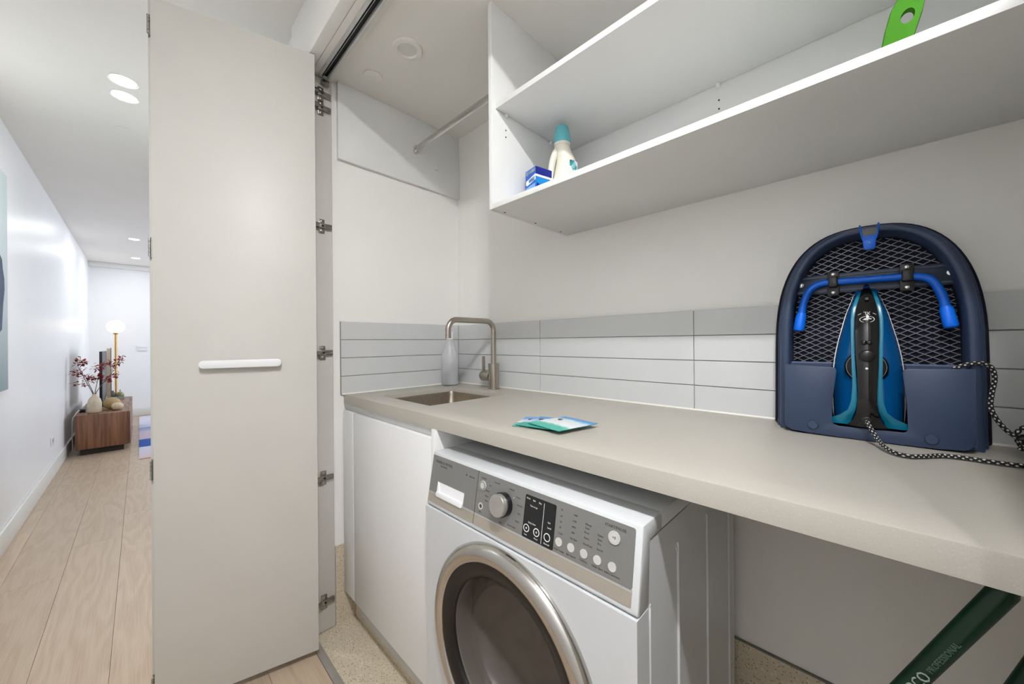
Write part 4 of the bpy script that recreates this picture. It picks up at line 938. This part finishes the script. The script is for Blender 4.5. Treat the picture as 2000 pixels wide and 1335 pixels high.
def branch(pts, twigs, label, seed):
    rnd = random.Random(seed); base = Vector((-.343, 5.93, UT+.17))
    r = empty('leafy_branch', base, label, 'branch', 'red leafed branches in the cream vase')
    bm = bmesh.new(); P = smooth_path([base]+[Vector(p) for p in pts], 5); atube(bm, P, lambda t: .0042*(1-.6*t), 6)
    ends = [P[-1]]
    for i, (du, dy, dz) in enumerate(twigs):
        s = P[int(len(P)*(.5+.42*i/max(1, len(twigs))))]; e = s+Vector((du, dy, dz)); atube(bm, [s, (s+e)/2+Vector((0, 0, .008)), e], lambda t: .0024*(1-.5*t), 5); ends += [e, (s+e)/2]
    fin('stem', bm, M_STEM, r, 1.0)
    bm = bmesh.new()
    for e in ends+[P[int(len(P)*.85)]]:
        for _ in range(9):
            c = e+Vector((rnd.gauss(0, .014), rnd.gauss(0, .016), rnd.gauss(0, .014))); a = Vector((rnd.uniform(-1, 1), rnd.uniform(-1, 1), rnd.uniform(-.6, 1))).normalized(); x, y, z = frame(a); l, wd = rnd.uniform(.026, .042), rnd.uniform(.009, .015)
            q = [bm.verts.new(c), bm.verts.new(c+a*l*.45+x*wd+y*.001), bm.verts.new(c+a*l), bm.verts.new(c+a*l*.45-x*wd+y*.001), bm.verts.new(c+a*l*.45+y*.004), bm.verts.new(c+a*l*.45-y*.001)]
            for i, j in ((0, 1), (1, 2), (2, 3), (3, 0)): bm.faces.new((q[i], q[j], q[4])); bm.faces.new((q[j], q[i], q[5]))
    lf = fin('leaves', bm, M_LEAF, r); lf['kind'] = 'stuff'
branch([(-.37, 5.93, .66), (-.42, 5.95, .80), (-.455, 5.96, .90), (-.462, 5.97, .98)], [(-.045, 0, .06), (-.04, -.01, -.01), (.035, .01, .07), (.05, 0, .02)], 'leftmost red branch leaning towards the wall', 1)
branch([(-.355, 5.92, .64), (-.385, 5.91, .74), (-.40, 5.90, .80)], [(-.10, 0, .03), (.03, 0, .02)], 'short sparse red branch low at the left of the vase', 2)
branch([(-.335, 5.94, .66), (-.315, 5.95, .78), (-.285, 5.96, .90)], [(-.045, 0, .05), (.03, 0, .03), (.0, 0, .02), (-.03, 0, .07), (.04, 0, .06)], 'middle red branch with the densest leaves in front of the television', 3)
branch([(-.32, 5.93, .65), (-.265, 5.94, .75), (-.20, 5.95, .86), (-.165, 5.95, .96)], [(.02, 0, -.01), (.05, 0, .01), (.0, 0, .09), (.04, 0, .08)], 'rightmost red branch reaching towards the brass lamp', 4)
def pebble(name, c, a, b, h, m, label):
    bm = bmesh.new(); bmesh.ops.create_uvsphere(bm, u_segments=28, v_segments=16, radius=1)
    for v in bm.verts: v.co = Vector((c[0]+a*v.co.x*(1+.05*v.co.y), c[1]+b*v.co.y, UT+h+h*v.co.z*(1-.06*v.co.x)))
    return tag(fin(name, bm, m, None, 3.14), label, 'ornament')
pebble('pebble_ornament', (-.222, 6.08), .070, .06, .066, mat('pebble_tan', (184, 160, 116), .7, var=.06, vscale=60), 'large tan oval ornament beside the vase')
pebble('pebble_ornament', (-.177, 5.955), .048, .045, .042, mat('pebble_cream', (216, 198, 166), .7, var=.05, vscale=60), 'small cream oval ornament in front of the tan one')
tb = empty('trinket_tray', (-.22, 7.24, UT), 'shallow glass tray at the far end of the media unit', 'tray')
box('tray_base', (-.305, -.15, 7.12, 7.36, UT+.0005, UT+.008), mat('tray_glass', (170, 172, 172), .15, var=.02), tb, .001)
for b in ((-.305, -.301, 7.12, 7.36), (-.154, -.15, 7.12, 7.36), (-.301, -.154, 7.12, 7.124), (-.301, -.154, 7.356, 7.36)): box('tray_rim', b+(UT+.008, UT+.035), MATS['tray_glass'], tb)
o = empty('trinket_jar', (-.258, 7.22, UT+.008), 'dark grey green round jar on the glass tray', 'jar')
lathe('jar_body', [(.012, 0), (.026, .012), (.032, .038), (.027, .066), (.014, .082), (.012, .092)], (-.258, 7.22, UT+.0085), mat('jar_slate', (84, 96, 92), .35, var=.1), o)
lathe('jar_lid', [(.014, .092), (.012, .100), (0, .104)], (-.258, 7.22, UT+.0085), MATS['jar_slate'], o)
o = empty('trinket_jar', (-.190, 7.22, UT+.008), 'olive green gourd shaped jar with short stem on the glass tray', 'jar')
lathe('jar_body', [(.014, 0), (.030, .012), (.036, .036), (.032, .062), (.018, .080), (.005, .086)], (-.190, 7.22, UT+.0085), mat('jar_olive', (146, 146, 108), .35, var=.1), o)
tube('stem', smooth_path([(-.190, 7.22, UT+.094), (-.191, 7.22, UT+.108), (-.186, 7.22, UT+.118)]), .004, M_STEM, o, 8)
tv = empty('television', (-.31, 6.6, UT), 'slim dark television seen edge on above the media unit', 'television')
box('panel', (-.322, -.300, 6.20, 6.98, .47, 1.06), M_BLK, tv, .004)
box('screen', (-.2998, -.2985, 6.21, 6.97, .485, 1.05), mat('screen_dark', (44, 48, 54), .35, var=.02), tv)
for y in (6.4, 6.78): box('stand_foot', (-.38, -.24, y-.012, y+.012, UT+.0006, UT+.012), M_BLK, tv, .003); box('stand_post', (-.316, -.305, y-.01, y+.01, UT+.010, .475), M_BLK, tv)
pn = empty('photo_frame', (-.283, 7.08, UT), 'pale upright panel with thin dark edge beyond the television', 'picture frame')
box('frame_board', (-.3015, -.266, 7.05, 7.075, UT+.0006, 1.09), mat('panel_beige', (206, 188, 164), .5, var=.02), pn, .001)
box('frame_edge', (-.2658, -.2612, 7.048, 7.077, UT+.0006, 1.10), mat('edge_grey', (98, 96, 96), .4, var=.03), pn)
pwr = empty('power_adapter', (-.44, 6.0, UT), 'small black adapter with white cable on the left edge of the media unit', 'adapter')
box('adapter_body', (-.455, -.415, 6.02, 6.09, UT+.0006, UT+.034), M_BLK, pwr, .004)
tube('adapter_cable', smooth_path([(-.45, 6.03, UT+.02), (-.46, 6.0, UT+.022), (-.478, 5.96, UT-.01), (-.495, 5.93, UT-.06), (-.50, 5.95, .2), (-.50, 6.0, .02)]), .004, M_PLWH, pwr, 8)
fl_ = empty('floor_lamp', (-.243, 7.75, 0), 'brass floor lamp with glowing white globe near the end wall', 'lamp')
M_BRASS = mat('brass', (196, 152, 84), .3, 1, var=.03)
lathe('lamp_base', [(.12, .0), (.12, .016), (.115, .02), (.012, .022)], (-.243, 7.75, .0006), M_BRASS, fl_)
lathe('pole', [(.0125, .02), (.0125, 1.30)], (-.243, 7.75, 0), M_BRASS, fl_)
lathe('globe_collar', [(.013, 1.285), (.03, 1.30), (.03, 1.312)], (-.243, 7.75, 0), M_BRASS, fl_)
bm = bmesh.new(); bmesh.ops.create_uvsphere(bm, u_segments=32, v_segments=20, radius=.093, matrix=Matrix.Translation((-.243, 7.75, 1.398)))
fin('globe_shade', bm, mat('globe_glow', (255, 250, 240), .4, var=.001, emit=(255, 240, 214), estr=3.2), fl_, 3.14)
# rug
def rugmat():
    m, nt, p = nodes('rug_weave'); tc = nt.nodes.new('ShaderNodeTexCoord'); sx = nt.nodes.new('ShaderNodeSeparateXYZ'); nt.links.new(tc.outputs['Object'], sx.inputs[0])
    n = nt.nodes.new('ShaderNodeTexNoise'); n.inputs['Scale'].default_value = 3; n.inputs['Detail'].default_value = 4; nt.links.new(tc.outputs['Object'], n.inputs['Vector'])
    a = nt.nodes.new('ShaderNodeMath'); a.operation = 'MULTIPLY_ADD'; a.inputs[1].default_value = .35; nt.links.new(n.outputs[0], a.inputs[0]); nt.links.new(sx.outputs[1], a.inputs[2])
    mr = nt.nodes.new('ShaderNodeMapRange'); mr.inputs[1].default_value = 5.32; mr.inputs[2].default_value = 8.4; nt.links.new(a.outputs[0], mr.inputs[0])
    c = ramp(nt, mr.outputs[0], [(.0, (205, 130, 120)), (.02, (222, 196, 200)), (.09, (214, 214, 232)), (.20, (214, 218, 236)), (.21, (60, 104, 190)), (.34, (66, 110, 196)), (.36, (216, 204, 224)), (.52, (210, 204, 232)), (.62, (120, 160, 215)), (.64, (206, 214, 240)), (.85, (222, 224, 244))])
    nt.links.new(c, p.inputs['Base Color']); p.inputs['Roughness'].default_value = .95
    return m
tag(box('rug', (-.012, 1.75, 5.16, 8.2, .0006, .009), rugmat(), None, .003), 'blue and pale pink patterned rug on the far oak floor', 'rug')
